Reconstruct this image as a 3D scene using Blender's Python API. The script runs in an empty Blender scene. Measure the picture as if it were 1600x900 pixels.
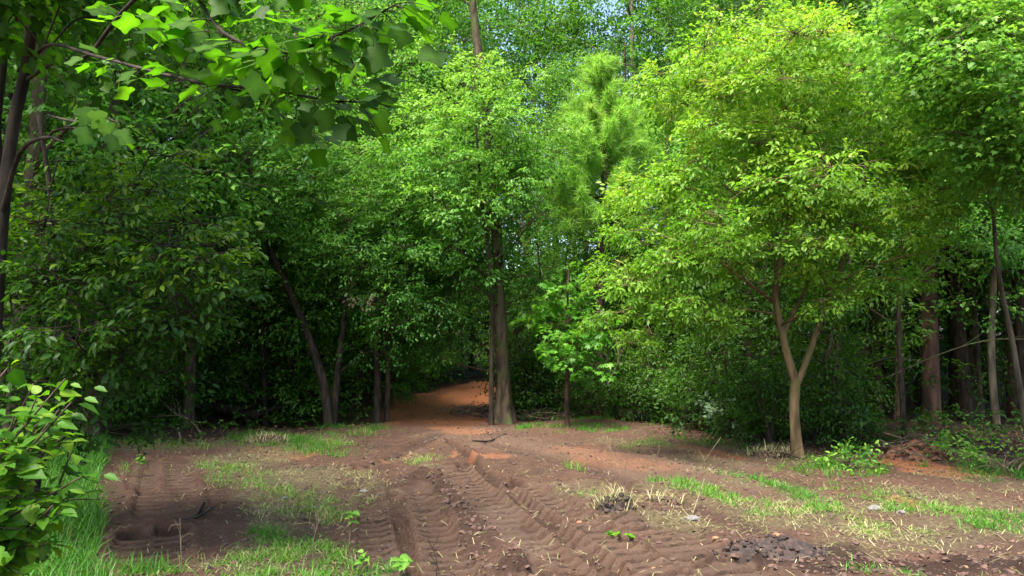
import bpy, math, random
import numpy as np

# ------------------------------------------------------------------ camera, sky, sun, exposure
SC = bpy.context.scene
COL = SC.collection
W0, F0, CAM_H, HORIZON = 1600.0, 1155.6, 1.6, 540.0
TH = math.atan((HORIZON - 450.0) / F0)

cam_d = bpy.data.cameras.new("camera")
cam_d.sensor_width = 36.0
cam_d.lens = 36.0 * F0 / W0
cam_d.clip_start = 0.05
cam_d.clip_end = 2000.0
cam = bpy.data.objects.new("camera", cam_d)
COL.objects.link(cam)
cam.location = (0, 0, CAM_H)
cam.rotation_euler = (math.pi / 2 + TH, 0, 0)
SC.camera = cam

SUN_AZ, SUN_EL = math.radians(-148), math.radians(60)
world = bpy.data.worlds.new("World")
SC.world = world
world.use_nodes = True
wn = world.node_tree.nodes
wl = world.node_tree.links
wn.clear()
w_out = wn.new("ShaderNodeOutputWorld")
w_bg = wn.new("ShaderNodeBackground")
w_sky = wn.new("ShaderNodeTexSky")
w_sky.sky_type = 'NISHITA'
w_sky.sun_disc = False
w_sky.sun_elevation = SUN_EL
w_sky.sun_rotation = SUN_AZ
w_sky.air_density = 1.0
w_sky.dust_density = 3.0
w_sky.ozone_density = 1.0
w_bg.inputs["Strength"].default_value = 0.12
wl.new(w_sky.outputs[0], w_bg.inputs["Color"])
wl.new(w_bg.outputs[0], w_out.inputs["Surface"])

sun_d = bpy.data.lights.new("sun", 'SUN')
sun_d.energy = 3.8
sun_d.angle = math.radians(24)
sun_d.color = (1.0, 0.95, 0.86)
sun = bpy.data.objects.new("sun", sun_d)
COL.objects.link(sun)
sun.rotation_euler = (math.pi / 2 - SUN_EL, 0, math.pi - SUN_AZ)
sun.location = (-10, -10, 30)

SC.view_settings.view_transform = 'Standard'
SC.view_settings.look = 'None'
SC.view_settings.gamma = 1.0
SC.view_settings.use_curve_mapping = False
SC.view_settings.exposure = 2.05
SC.render.engine = 'CYCLES'
cy = SC.cycles
cy.max_bounces = 6
cy.diffuse_bounces = 3
cy.glossy_bounces = 2
cy.transmission_bounces = 4
cy.transparent_max_bounces = 4
cy.caustics_reflective = False
cy.caustics_refractive = False
cy.sample_clamp_indirect = 4.0
cy.use_denoising = True
SC.render.use_persistent_data = False

rng = np.random.default_rng(11)
random.seed(11)
PI = math.pi

# ------------------------------------------------------------------ maths
def ray(px, py):
    u = (px - 800.0) / F0
    v = (450.0 - py) / F0
    return np.array([u, math.cos(TH) - v * math.sin(TH), math.sin(TH) + v * math.cos(TH)])

def at(px, py, Y):
    d = ray(px, py)
    t = Y / d[1]
    return np.array([d[0] * t, Y, CAM_H + d[2] * t])

def gp(px, py):
    d = ray(px, py)
    t = CAM_H / -d[2]
    return np.array([d[0] * t, d[1] * t, 0.0])

def norm(a):
    a = np.asarray(a, float)
    return a / np.maximum(np.linalg.norm(a, axis=-1, keepdims=True), 1e-9)

def hash2(ix, iy, s):
    n = (ix.astype(np.int64) * 374761393 + iy.astype(np.int64) * 668265263 + s * 974634777) & 0xffffffff
    n = ((n ^ (n >> 13)) * 1274126177) & 0xffffffff
    n = n ^ (n >> 16)
    return (n & 0xffff) / 65535.0

def vnoise(x, y, s=0):
    x = np.asarray(x, float); y = np.asarray(y, float)
    ix = np.floor(x); iy = np.floor(y)
    fx = x - ix; fy = y - iy
    fx = fx * fx * (3 - 2 * fx); fy = fy * fy * (3 - 2 * fy)
    a = hash2(ix, iy, s); b = hash2(ix + 1, iy, s)
    c = hash2(ix, iy + 1, s); d = hash2(ix + 1, iy + 1, s)
    return a + (b - a) * fx + (c - a) * fy + (a - b - c + d) * fx * fy

def fbm(x, y, s=0, o=4):
    t = 0; a = 0.5; f = 1.0
    for k in range(o):
        t = t + a * vnoise(x * f, y * f, s + k * 17)
        a *= 0.5; f *= 2.03
    return t

def smooth(a, b, x):
    t = np.clip((x - a) / (b - a), 0, 1)
    return t * t * (3 - 2 * t)

def seg_dist(x, y, p, q):
    dx, dy = q[0] - p[0], q[1] - p[1]
    L2 = dx * dx + dy * dy + 1e-12
    t = np.clip(((x - p[0]) * dx + (y - p[1]) * dy) / L2, 0, 1)
    return np.hypot(x - (p[0] + t * dx), y - (p[1] + t * dy)), t

def line_dist(x, y, pts):
    """distance, signed side and arc length to a polyline"""
    best = np.full(np.shape(x), 1e9); arc = np.zeros(np.shape(x)); side = np.zeros(np.shape(x))
    s0 = 0.0
    for p, q in zip(pts[:-1], pts[1:]):
        d, t = seg_dist(x, y, p, q)
        L = math.hypot(q[0] - p[0], q[1] - p[1])
        m = d < best
        best = np.where(m, d, best)
        arc = np.where(m, s0 + t * L, arc)
        cr = (q[0] - p[0]) * (y - p[1]) - (q[1] - p[1]) * (x - p[0])
        side = np.where(m, np.sign(cr), side)
        s0 += L
    return best, side, arc

def poly_sd(x, y, poly):
    """signed distance to a polygon, negative inside"""
    d = np.full(np.shape(x), 1e9)
    ins = np.zeros(np.shape(x), bool)
    n = len(poly)
    for i in range(n):
        p, q = poly[i], poly[(i + 1) % n]
        dd, _ = seg_dist(x, y, p, q)
        d = np.minimum(d, dd)
        c = ((p[1] > y) != (q[1] > y)) & (x < (q[0] - p[0]) * (y - p[1]) / (q[1] - p[1] + 1e-12) + p[0])
        ins ^= c
    return np.where(ins, -d, d)

def spline(ctrl, n=24):
    P = np.asarray(ctrl, float)
    if len(P) == 2:
        t = np.linspace(0, 1, n)[:, None]
        return P[0] * (1 - t) + P[1] * t
    Q = np.vstack([2 * P[0] - P[1], P, 2 * P[-1] - P[-2]])
    out = []
    m = len(P) - 1
    for u in np.linspace(0, m - 1e-6, n):
        i = int(u); t = u - i
        p0, p1, p2, p3 = Q[i:i + 4]
        out.append(0.5 * ((2 * p1) + (-p0 + p2) * t + (2 * p0 - 5 * p1 + 4 * p2 - p3) * t * t + (-p0 + 3 * p1 - 3 * p2 + p3) * t ** 3))
    return np.array(out)

# ------------------------------------------------------------------ mesh buffer
class Buf:
    def __init__(self):
        self.v = []; self.t = []; self.q = []; self.a = []; self.n = 0
    def add(self, v, tris=None, quads=None, tint=0.5):
        v = np.asarray(v, float).reshape(-1, 3)
        if tris is not None and len(tris): self.t.append(np.asarray(tris, np.int64) + self.n)
        if quads is not None and len(quads): self.q.append(np.asarray(quads, np.int64) + self.n)
        self.v.append(v)
        self.a.append(np.broadcast_to(np.asarray(tint, float), (len(v),)).copy())
        self.n += len(v)
    def tube(self, pts, rad, n=7, tint=0.5, rough=0.0, flare=0.0):
        P = np.asarray(pts, float); k = len(P)
        R = np.broadcast_to(np.asarray(rad, float), (k,)).copy()
        T = np.gradient(P, axis=0); T = norm(T)
        ref = np.array([1.0, 0, 0]) if abs(T[0][0]) < 0.8 else np.array([0, 1.0, 0])
        U = norm(np.cross(T[0], ref)); Us = [U]
        for i in range(1, k):
            U = U - T[i] * np.dot(U, T[i]); U = norm(U); Us.append(U)
        Us = np.array(Us); Vs = np.cross(T, Us)
        ang = np.linspace(0, 2 * PI, n, endpoint=False)
        rr = R[:, None] * np.ones(n)[None, :]
        if rough:
            rr = rr * (1 + rough * (fbm(np.cos(ang)[None, :] * 2 + 7.3 + P[0][0], np.arange(k)[:, None] * 0.35 + np.sin(ang)[None, :] * 2, 5, 3) - 0.45) * 2)
        if flare:
            z = np.linalg.norm(P - P[0], axis=1)
            lob = 0.6 + 0.5 * np.cos(ang * 5 + 0.7) + 0.3 * np.cos(ang * 3 + 2)
            rr = rr * (1 + flare * np.exp(-z / (R[0] * 2.4))[:, None] * lob[None, :])
        V = P[:, None, :] + rr[:, :, None] * (np.cos(ang)[None, :, None] * Us[:, None, :] + np.sin(ang)[None, :, None] * Vs[:, None, :])
        i = np.arange(k - 1)[:, None]; j = np.arange(n)[None, :]; j2 = (j + 1) % n
        Q = np.stack([i * n + j, i * n + j2, (i + 1) * n + j2, (i + 1) * n + j], -1).reshape(-1, 4)
        V = V.reshape(-1, 3)
        cap = np.stack([np.full(n, k * n), (k - 1) * n + np.arange(n), (k - 1) * n + (np.arange(n) + 1) % n], -1)
        V = np.vstack([V, P[-1] + T[-1] * R[-1] * 0.3])
        self.add(V, cap, Q, tint)
    def build(self, name, mat, parent=None, origin=(0, 0, 0), smooth_shade=True):
        me = bpy.data.meshes.new(name)
        if self.n:
            V = np.vstack(self.v) - np.asarray(origin, float)
            T = np.vstack(self.t) if self.t else np.zeros((0, 3), np.int64)
            Q = np.vstack(self.q) if self.q else np.zeros((0, 4), np.int64)
            me.vertices.add(len(V)); me.vertices.foreach_set("co", V.ravel().astype(np.float32))
            idx = np.concatenate([T.ravel(), Q.ravel()]).astype(np.int32)
            me.loops.add(len(idx)); me.loops.foreach_set("vertex_index", idx)
            me.polygons.add(len(T) + len(Q))
            st = np.concatenate([np.arange(len(T)) * 3, len(T) * 3 + np.arange(len(Q)) * 4]).astype(np.int32)
            me.polygons.foreach_set("loop_start", st)
            me.polygons.foreach_set("use_smooth", np.full(len(T) + len(Q), smooth_shade))
            at_ = me.attributes.new("tint", 'FLOAT', 'POINT')
            at_.data.foreach_set("value", np.concatenate(self.a).astype(np.float32))
            me.update(calc_edges=True)
        me.materials.append(mat)
        o = bpy.data.objects.new(name, me)
        COL.objects.link(o)
        if parent is not None: o.parent = parent
        else: o.location = origin
        return o

def tag(o, label=None, cat=None, group=None, kind=None):
    if label: o["label"] = label
    if cat: o["category"] = cat
    if group: o["group"] = group
    if kind: o["kind"] = kind
    return o

def thing(name, loc, label, cat, group=None):
    o = bpy.data.objects.new(name, None)
    o.empty_display_size = 0.2
    COL.objects.link(o)
    o.location = loc
    return tag(o, label, cat, group)

def dup(root, loc, rz=0.0, sc=1.0, label=None, group=None):
    r = root.copy(); COL.objects.link(r)
    r.location = loc; r.rotation_euler = (0, 0, rz)
    r.scale = (sc, sc, sc) if np.isscalar(sc) else sc
    if label: r["label"] = label
    if group: r["group"] = group
    for ch in root.children:
        c = ch.copy(); COL.objects.link(c); c.parent = r
        for g in ch.children:
            d = g.copy(); COL.objects.link(d); d.parent = c
    return r

# ------------------------------------------------------------------ materials
def new_mat(name):
    m = bpy.data.materials.new(name); m.use_nodes = True
    nt = m.node_tree; nt.nodes.clear()
    return m, nt.nodes, nt.links

def ramp(nodes, stops):
    r = nodes.new("ShaderNodeValToRGB")
    e = r.color_ramp.elements
    e[0].position, e[0].color = stops[0][0], (*stops[0][1], 1)
    e[1].position, e[1].color = stops[-1][0], (*stops[-1][1], 1)
    for p, c in stops[1:-1]:
        x = e.new(p); x.color = (*c, 1)
    return r

def leaf_mat(name, stops, trans=0.4, tcol=(1.35, 1.5, 0.6), rough=0.45, spec=0.22):
    m, N, L = new_mat(name)
    out = N.new("ShaderNodeOutputMaterial")
    a = N.new("ShaderNodeAttribute"); a.attribute_name = "tint"
    r = ramp(N, stops)
    L.new(a.outputs["Fac"], r.inputs[0])
    p = N.new("ShaderNodeBsdfPrincipled")
    L.new(r.outputs[0], p.inputs["Base Color"])
    p.inputs["Roughness"].default_value = rough
    p.inputs["Specular IOR Level"].default_value = spec
    t = N.new("ShaderNodeBsdfTranslucent")
    mx = N.new("ShaderNodeMix"); mx.data_type = 'RGBA'; mx.blend_type = 'MULTIPLY'
    mx.inputs[0].default_value = 1.0
    L.new(r.outputs[0], mx.inputs[6]); mx.inputs[7].default_value = (*tcol, 1)
    L.new(mx.outputs[2], t.inputs["Color"])
    s = N.new("ShaderNodeMixShader"); s.inputs[0].default_value = trans
    L.new(p.outputs[0], s.inputs[1]); L.new(t.outputs[0], s.inputs[2])
    L.new(s.outputs[0], out.inputs["Surface"])
    return m

def bark_mat(name, dark, light, scale=14.0, stretch=0.26, moss=None, bump=0.8):
    m, N, L = new_mat(name)
    out = N.new("ShaderNodeOutputMaterial")
    tc = N.new("ShaderNodeTexCoord")
    mp = N.new("ShaderNodeMapping"); mp.inputs["Scale"].default_value = (1, 1, stretch)
    L.new(tc.outputs["Object"], mp.inputs[0])
    n1 = N.new("ShaderNodeTexNoise"); n1.inputs["Scale"].default_value = scale; n1.inputs["Detail"].default_value = 6
    L.new(mp.outputs[0], n1.inputs["Vector"])
    n2 = N.new("ShaderNodeTexNoise"); n2.inputs["Scale"].default_value = 2.1; n2.inputs["Detail"].default_value = 4
    L.new(tc.outputs["Object"], n2.inputs["Vector"])
    r = ramp(N, [(0.36, dark), (0.64, light)])
    L.new(n1.outputs[0], r.inputs[0])
    col = r.outputs[0]
    if moss:
        mr = ramp(N, [(0.5, (0, 0, 0)), (0.68, (1, 1, 1))])
        L.new(n2.outputs[0], mr.inputs[0])
        mx = N.new("ShaderNodeMix"); mx.data_type = 'RGBA'
        L.new(mr.outputs[0], mx.inputs[0]); L.new(col, mx.inputs[6]); mx.inputs[7].default_value = (*moss, 1)
        col = mx.outputs[2]
    p = N.new("ShaderNodeBsdfPrincipled")
    L.new(col, p.inputs["Base Color"]); p.inputs["Roughness"].default_value = 0.9
    p.inputs["Specular IOR Level"].default_value = 0.2
    b = N.new("ShaderNodeBump"); b.inputs["Strength"].default_value = bump; b.inputs["Distance"].default_value = 0.02
    L.new(n1.outputs[0], b.inputs["Height"]); L.new(b.outputs[0], p.inputs["Normal"])
    L.new(p.outputs[0], out.inputs["Surface"])
    return m

M = {}
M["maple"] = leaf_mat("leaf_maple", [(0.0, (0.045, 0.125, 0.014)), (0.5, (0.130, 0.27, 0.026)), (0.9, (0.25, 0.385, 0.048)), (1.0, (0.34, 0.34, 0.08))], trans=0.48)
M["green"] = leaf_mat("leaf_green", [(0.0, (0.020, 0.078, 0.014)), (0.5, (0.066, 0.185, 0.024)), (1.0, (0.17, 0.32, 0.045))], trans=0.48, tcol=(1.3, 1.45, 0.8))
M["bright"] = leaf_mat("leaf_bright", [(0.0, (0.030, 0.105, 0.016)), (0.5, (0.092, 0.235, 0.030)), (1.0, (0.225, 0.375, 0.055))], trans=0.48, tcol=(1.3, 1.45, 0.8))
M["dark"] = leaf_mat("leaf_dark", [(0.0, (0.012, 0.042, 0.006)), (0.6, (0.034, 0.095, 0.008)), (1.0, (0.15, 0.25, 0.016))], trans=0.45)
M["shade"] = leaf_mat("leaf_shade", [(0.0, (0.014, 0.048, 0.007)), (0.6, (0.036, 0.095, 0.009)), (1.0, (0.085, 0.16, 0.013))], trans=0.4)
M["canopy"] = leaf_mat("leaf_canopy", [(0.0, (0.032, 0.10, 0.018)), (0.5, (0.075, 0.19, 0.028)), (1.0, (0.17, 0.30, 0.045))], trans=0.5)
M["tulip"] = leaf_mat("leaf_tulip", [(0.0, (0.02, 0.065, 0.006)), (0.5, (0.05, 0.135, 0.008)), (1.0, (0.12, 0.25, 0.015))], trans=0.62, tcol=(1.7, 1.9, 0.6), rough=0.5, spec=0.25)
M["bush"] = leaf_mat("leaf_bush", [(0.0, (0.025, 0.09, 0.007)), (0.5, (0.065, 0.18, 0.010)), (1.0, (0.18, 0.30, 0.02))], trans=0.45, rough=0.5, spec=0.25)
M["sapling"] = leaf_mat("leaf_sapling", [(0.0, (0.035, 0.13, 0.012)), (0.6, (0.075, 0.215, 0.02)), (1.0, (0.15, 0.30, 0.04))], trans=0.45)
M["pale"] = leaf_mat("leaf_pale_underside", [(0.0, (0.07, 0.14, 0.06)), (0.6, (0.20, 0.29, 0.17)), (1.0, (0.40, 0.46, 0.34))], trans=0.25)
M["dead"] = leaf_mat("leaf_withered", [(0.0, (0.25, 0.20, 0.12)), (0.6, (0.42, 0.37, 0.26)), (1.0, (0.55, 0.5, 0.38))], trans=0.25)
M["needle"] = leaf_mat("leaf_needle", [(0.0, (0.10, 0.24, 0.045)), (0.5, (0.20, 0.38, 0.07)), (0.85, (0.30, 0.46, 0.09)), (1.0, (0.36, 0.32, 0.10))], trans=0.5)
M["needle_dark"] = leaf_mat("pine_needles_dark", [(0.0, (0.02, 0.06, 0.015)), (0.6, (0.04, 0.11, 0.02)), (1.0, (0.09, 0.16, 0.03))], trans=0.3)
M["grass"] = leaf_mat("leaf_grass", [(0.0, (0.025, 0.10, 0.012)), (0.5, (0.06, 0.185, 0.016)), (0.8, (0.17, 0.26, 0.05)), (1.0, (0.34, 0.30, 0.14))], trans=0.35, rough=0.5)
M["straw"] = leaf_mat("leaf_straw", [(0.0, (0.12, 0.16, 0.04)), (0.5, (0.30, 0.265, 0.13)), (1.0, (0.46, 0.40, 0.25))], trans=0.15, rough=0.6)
M["litter"] = leaf_mat("litter_leaves", [(0.0, (0.03, 0.018, 0.012)), (0.6, (0.10, 0.055, 0.03)), (1.0, (0.20, 0.12, 0.06))], trans=0.1, rough=0.8, spec=0.2)
M["bark"] = bark_mat("bark_grey_brown", (0.028, 0.021, 0.014), (0.105, 0.078, 0.05), moss=(0.06, 0.075, 0.025))
M["bark_dark"] = bark_mat("bark_dark", (0.012, 0.010, 0.007), (0.046, 0.034, 0.024))
M["bark_tan"] = bark_mat("bark_tan", (0.055, 0.038, 0.020), (0.165, 0.115, 0.06), scale=9, moss=(0.13, 0.12, 0.045), bump=0.3)
M["bark_pine"] = bark_mat("bark_pine", (0.018, 0.011, 0.008), (0.075, 0.041, 0.030), scale=10, stretch=0.3)
M["bark_pale"] = bark_mat("bark_pale", (0.032, 0.027, 0.018), (0.11, 0.092, 0.062), scale=8)
M["bark_grey"] = bark_mat("bark_grey", (0.07, 0.056, 0.044), (0.22, 0.18, 0.15), scale=8)
M["stick"] = bark_mat("dry_stick", (0.06, 0.045, 0.028), (0.19, 0.145, 0.095), scale=20)

def ground_mat():
    m, N, L = new_mat("soil")
    out = N.new("ShaderNodeOutputMaterial")
    tc = N.new("ShaderNodeTexCoord")
    def noise(sc, det, rough=0.6):
        n = N.new("ShaderNodeTexNoise"); n.inputs["Scale"].default_value = sc
        n.inputs["Detail"].default_value = det; n.inputs["Roughness"].default_value = rough
        L.new(tc.outputs["Object"], n.inputs["Vector"]); return n
    def attr(n):
        a = N.new("ShaderNodeAttribute"); a.attribute_name = n; return a.outputs["Fac"]
    def mix(f, a, b):
        x = N.new("ShaderNodeMix"); x.data_type = 'RGBA'
        if isinstance(f, float): x.inputs[0].default_value = f
        else: L.new(f, x.inputs[0])
        for s, i in ((a, 6), (b, 7)):
            if isinstance(s, tuple): x.inputs[i].default_value = (*s, 1)
            else: L.new(s, x.inputs[i])
        return x.outputs[2]
    big, mid, fine, grain = noise(0.55, 6), noise(4.5, 7), noise(26, 7, 0.7), noise(140, 4, 0.7)
    r1 = ramp(N, [(0.36, (0.075, 0.038, 0.027)), (0.52, (0.122, 0.066, 0.042)), (0.68, (0.185, 0.108, 0.068))]); L.new(mid.outputs[0], r1.inputs[0])
    r2 = ramp(N, [(0.34, (0.058, 0.028, 0.020)), (0.5, (0.115, 0.061, 0.039)), (0.66, (0.21, 0.130, 0.086))]); L.new(fine.outputs[0], r2.inputs[0])
    base = mix(0.5, r1.outputs[0], r2.outputs[0])
    rb = ramp(N, [(0.42, (0, 0, 0)), (0.66, (0.55, 0.55, 0.55))]); L.new(big.outputs[0], rb.inputs[0])
    base = mix(rb.outputs[0], base, (0.17, 0.085, 0.055))
    base = mix(attr("dry"), base, (0.215, 0.14, 0.10))  # dry also carries the painted lightening of tread bar tops
    clay = ramp(N, [(0.32, (0.30, 0.10, 0.042)), (0.52, (0.52, 0.19, 0.08)), (0.72, (0.64, 0.31, 0.15))]); L.new(fine.outputs[0], clay.inputs[0])
    base = mix(attr("clay"), base, clay.outputs[0])
    straw = ramp(N, [(0.35, (0.085, 0.065, 0.03)), (0.55, (0.19, 0.15, 0.08)), (0.7, (0.28, 0.235, 0.14))]); L.new(fine.outputs[0], straw.inputs[0])
    base = mix(attr("straw"), base, straw.outputs[0])
    lit = ramp(N, [(0.35, (0.022, 0.014, 0.009)), (0.55, (0.075, 0.043, 0.027)), (0.72, (0.15, 0.09, 0.055))]); L.new(fine.outputs[0], lit.inputs[0])
    base = mix(attr("litter"), base, lit.outputs[0])
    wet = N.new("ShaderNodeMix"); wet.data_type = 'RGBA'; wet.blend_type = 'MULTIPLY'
    L.new(attr("wet"), wet.inputs[0]); L.new(base, wet.inputs[6]); wet.inputs[7].default_value = (0.33, 0.30, 0.30, 1)  # wet holds damp zones plus groove shade painted into the colour
    p = N.new("ShaderNodeBsdfPrincipled")
    L.new(wet.outputs[2], p.inputs["Base Color"])
    p.inputs["Roughness"].default_value = 0.88; p.inputs["Specular IOR Level"].default_value = 0.25
    ad = N.new("ShaderNodeMath"); ad.operation = 'MULTIPLY_ADD'
    L.new(fine.outputs[0], ad.inputs[0]); ad.inputs[1].default_value = 1.6; L.new(grain.outputs[0], ad.inputs[2])
    b = N.new("ShaderNodeBump"); b.inputs["Strength"].default_value = 1.0; b.inputs["Distance"].default_value = 0.045
    L.new(ad.outputs[0], b.inputs["Height"]); L.new(b.outputs[0], p.inputs["Normal"])
    L.new(p.outputs[0], out.inputs["Surface"])
    return m
M["soil"] = ground_mat()

def plain_mat(name, dark, light, scale, rough=0.85):
    m, N, L = new_mat(name)
    out = N.new("ShaderNodeOutputMaterial"); tc = N.new("ShaderNodeTexCoord")
    n = N.new("ShaderNodeTexNoise"); n.inputs["Scale"].default_value = scale; n.inputs["Detail"].default_value = 6
    L.new(tc.outputs["Object"], n.inputs["Vector"])
    r = ramp(N, [(0.35, dark), (0.65, light)]); L.new(n.outputs[0], r.inputs[0])
    p = N.new("ShaderNodeBsdfPrincipled"); L.new(r.outputs[0], p.inputs["Base Color"]); p.inputs["Roughness"].default_value = rough
    b = N.new("ShaderNodeBump"); b.inputs["Strength"].default_value = 0.6; b.inputs["Distance"].default_value = 0.02
    L.new(n.outputs[0], b.inputs["Height"]); L.new(b.outputs[0], p.inputs["Normal"])
    L.new(p.outputs[0], out.inputs["Surface"]); return m
M["clod"] = plain_mat("soil_clods", (0.032, 0.017, 0.012), (0.10, 0.054, 0.038), 9)
M["heap"] = plain_mat("dark_soil", (0.010, 0.006, 0.005), (0.042, 0.023, 0.017), 22)
M["clay_heap"] = plain_mat("red_soil", (0.05, 0.022, 0.013), (0.20, 0.08, 0.04), 16)
M["stone"] = plain_mat("stone", (0.08, 0.073, 0.066), (0.16, 0.15, 0.14), 20)
M["brick"] = plain_mat("red_chip", (0.22, 0.07, 0.035), (0.36, 0.14, 0.07), 20)

# ------------------------------------------------------------------ ground
CLEAR = [tuple(gp(*p)[:2]) for p in [(190, 690), (300, 692), (420, 682), (520, 668), (610, 664), (770, 659), (900, 657), (1000, 662), (1090, 678), (1160, 696), (1240, 704), (1390, 702), (1600, 714)]]
CLEAR += [(15, 9.5), (15, -8), (-10, -8), (-9, 12)]
PATH = [(-1.35, 14.6), (-1.75, 17.5), (-1.5, 20.5), (-0.5, 24.0), (1.4, 27.5), (4.5, 30.0), (9, 31.5)]

def G(*pp): return [tuple(gp(*p)[:2]) for p in pp]
# tread marks of a tracked machine: line, half width, depth
TRACKS = [
    (G((606, 910), (603, 850), (598, 775)), 0.23, 0.055),
    (G((700, 910), (672, 850), (648, 790), (640, 765)), 0.25, 0.055),
    (G((905, 912), (850, 857), (787, 802), (742, 760), (716, 733)), 0.28, 0.06),
    (G((1040, 912), (950, 850), (880, 800), (820, 760)), 0.24, 0.035),
    (G((520, 735), (590, 728), (650, 706)), 0.2, 0.03),
    (G((235, 868), (240, 832)), 0.28, 0.045),
    (G((262, 805), (262, 722)), 0.30, 0.05),
    (G((222, 770), (226, 722)), 0.16, 0.04),
    (G((1150, 905), (1040, 835), (960, 800), (880, 760)), 0.30, 0.03),
]
RUTS = [  # plain pressed wheel lines
    (G((965, 905), (890, 842), (825, 790), (752, 735), (705, 690)), 0.09, 0.08),
    (G((1500, 905), (1250, 850), (1050, 780), (900, 725), (760, 690)), 0.22, 0.03),
    (G((1250, 760), (1050, 712), (860, 690)), 0.25, 0.025),
    (G((560, 760), (560, 735), (640, 700), (690, 676)), 0.15, 0.03),
]
RIDGES = [  # soil thrown up between the tracks
    (G((815, 910), (762, 856), (716, 805), (684, 768), (655, 742)), 0.15, 0.075),
    (G((850, 905), (800, 862)), 0.2, 0.055),
    (G((655, 752), (700, 735)), 0.22, 0.06),
    (G((990, 815), (940, 780)), 0.20, 0.07),
    (G((1120, 872), (1290, 862)), 0.25, 0.06),
    (G((1300, 880), (1600, 885)), 0.14, 0.05),
    (G((760, 660), (800, 690)), 0.3, 0.03),
]

def macro(x, y):
    z = 0.045 * np.clip(y - 16.5, 0, 24) + 0.03 * np.clip(y - 40, 0, 60)
    z = z - 0.38 * np.exp(-(((x + 5.2) / 1.6) ** 2 + ((y - 16.6) / 1.3) ** 2))
    z = z + 0.40 * np.exp(-(((x + 3.9) / 0.9) ** 2 + ((y - 19.2) / 1.5) ** 2))
    z = z + 0.10 * np.exp(-(((x - 1.6) / 0.9) ** 2 + ((y - 15.2) / 0.7) ** 2))
    z = z + 0.12 * (fbm(x * 0.22, y * 0.22, 91, 2) - 0.37) * smooth(3, 9, np.hypot(x, y))
    return z

def tread(x, y, s, d, arc):
    brk = smooth(0.20, 0.36, fbm(x * 1.7 + 9, y * 1.7, 77, 3))
    arcw = arc + 0.05 * s * d + 0.04 * vnoise(x * 4, y * 4, 8)
    bar = np.abs(((arcw / 0.19) % 1.0) - 0.5) * 2
    return brk, smooth(0.50, 0.66, bar)

def ground_h(x, y):
    x = np.asarray(x, float); y = np.asarray(y, float)
    z = macro(x, y)
    inner = smooth(0.3, -0.5, poly_sd(x, y, CLEAR))
    z = z + 0.035 * (fbm(x * 1.3, y * 1.3, 3, 3) - 0.44) + 0.03 * (fbm(x * 5, y * 5, 23, 3) - 0.44)
    rough = smooth(0.45, 0.62, fbm(x * 0.8, y * 0.8, 61, 3)) * 0.6 + 0.4
    tm = np.zeros(np.shape(x))
    for pts, hw, dep in TRACKS:
        tm = np.maximum(tm, smooth(hw * 1.1, hw * 0.9, line_dist(x, y, pts)[0]))
    z = z + (1 - 0.75 * tm) * rough * 0.036 * (fbm(x * 13, y * 13, 41, 3) - 0.44)
    for pts, hw, dep in TRACKS:
        d, s, arc = line_dist(x, y, pts)
        m = smooth(hw * 1.05, hw * 0.9, d)
        brk, bar = tread(x, y, s, d, arc)
        mid = smooth(0.03, 0.06, d)
        z = z + m * (-dep * 0.3 - brk * mid * (dep * 2.1) * bar)
        z = z + 0.03 * np.exp(-((d - hw * 1.15) / 0.05) ** 2) * (0.3 + 1.4 * vnoise(x * 7, y * 7, 12))
    z = z + (1 - 0.8 * tm) * 0.014 * (fbm(x * 27, y * 27, 47, 2) - 0.37) * rough
    for pts, hw, dep in RUTS:
        d, s, arc = line_dist(x, y, pts)
        k = 0.5 + vnoise(x * 2, y * 2, 31)
        z = z - dep * k * np.exp(-(d / hw) ** 4) + 0.6 * dep * k * np.exp(-((d - hw * 1.5) / (0.45 * hw)) ** 2)
    for pts, hw, h in RIDGES:
        d, s, arc = line_dist(x, y, pts)
        k = np.clip(fbm(x * 7, y * 7, 51, 3) - 0.22, 0, 1) * 2.6
        z = z + h * k * np.exp(-(d / hw) ** 2)
    return z

def gz(x, y): return float(ground_h(np.array([x]), np.array([y]))[0])

STRAW = [  # px, px, half width (m), amount
    ((300, 740), (480, 690), 0.9, 0.75), ((460, 740), (440, 790), 0.8, 0.85), ((380, 790), (420, 870), 0.5, 0.8), ((210, 700), (480, 690), 0.7, 0.7),
    ((560, 738), (590, 765), 0.25, 0.5), ((640, 712), (670, 735), 0.25, 0.6),
    ((900, 760), (960, 775), 0.45, 0.5), ((990, 800), (1080, 825), 0.35, 0.75), ((1050, 760), (1230, 815), 0.45, 0.7),
    ((1130, 735), (1300, 790), 0.45, 0.7), ((1230, 800), (1420, 835), 0.5, 0.75), ((1300, 790), (1480, 800), 0.5, 0.6), ((1380, 830), (1600, 820), 0.55, 0.55),
    ((1330, 860), (1420, 850), 0.35, 0.5), ((1450, 780), (1600, 800), 0.7, 0.5), ((950, 690), (1050, 700), 0.5, 0.45), ((1070, 715), (1160, 725), 0.35, 0.5),
    ((1180, 712), (1280, 725), 0.5, 0.5), ((1480, 740), (1600, 760), 0.6, 0.4), ((330, 870), (560, 890), 0.4, 0.5),
]
CLAYS = [((640, 620), (740, 640), 1.6, 1.0), ((700, 668), (740, 676), 0.6, 0.4), ((720, 714), (765, 714), 0.32, 0.45), ((640, 712), (630, 716), 0.2, 0.5), ((410, 705), (455, 712), 0.5, 0.6),
         ((1400, 722), (1490, 738), 0.55, 0.9), ((1395, 780), (1400, 786), 0.18, 0.8), ((1060, 700), (1140, 715), 0.4, 0.35), ((900, 700), (1000, 730), 0.6, 0.22)]
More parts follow.
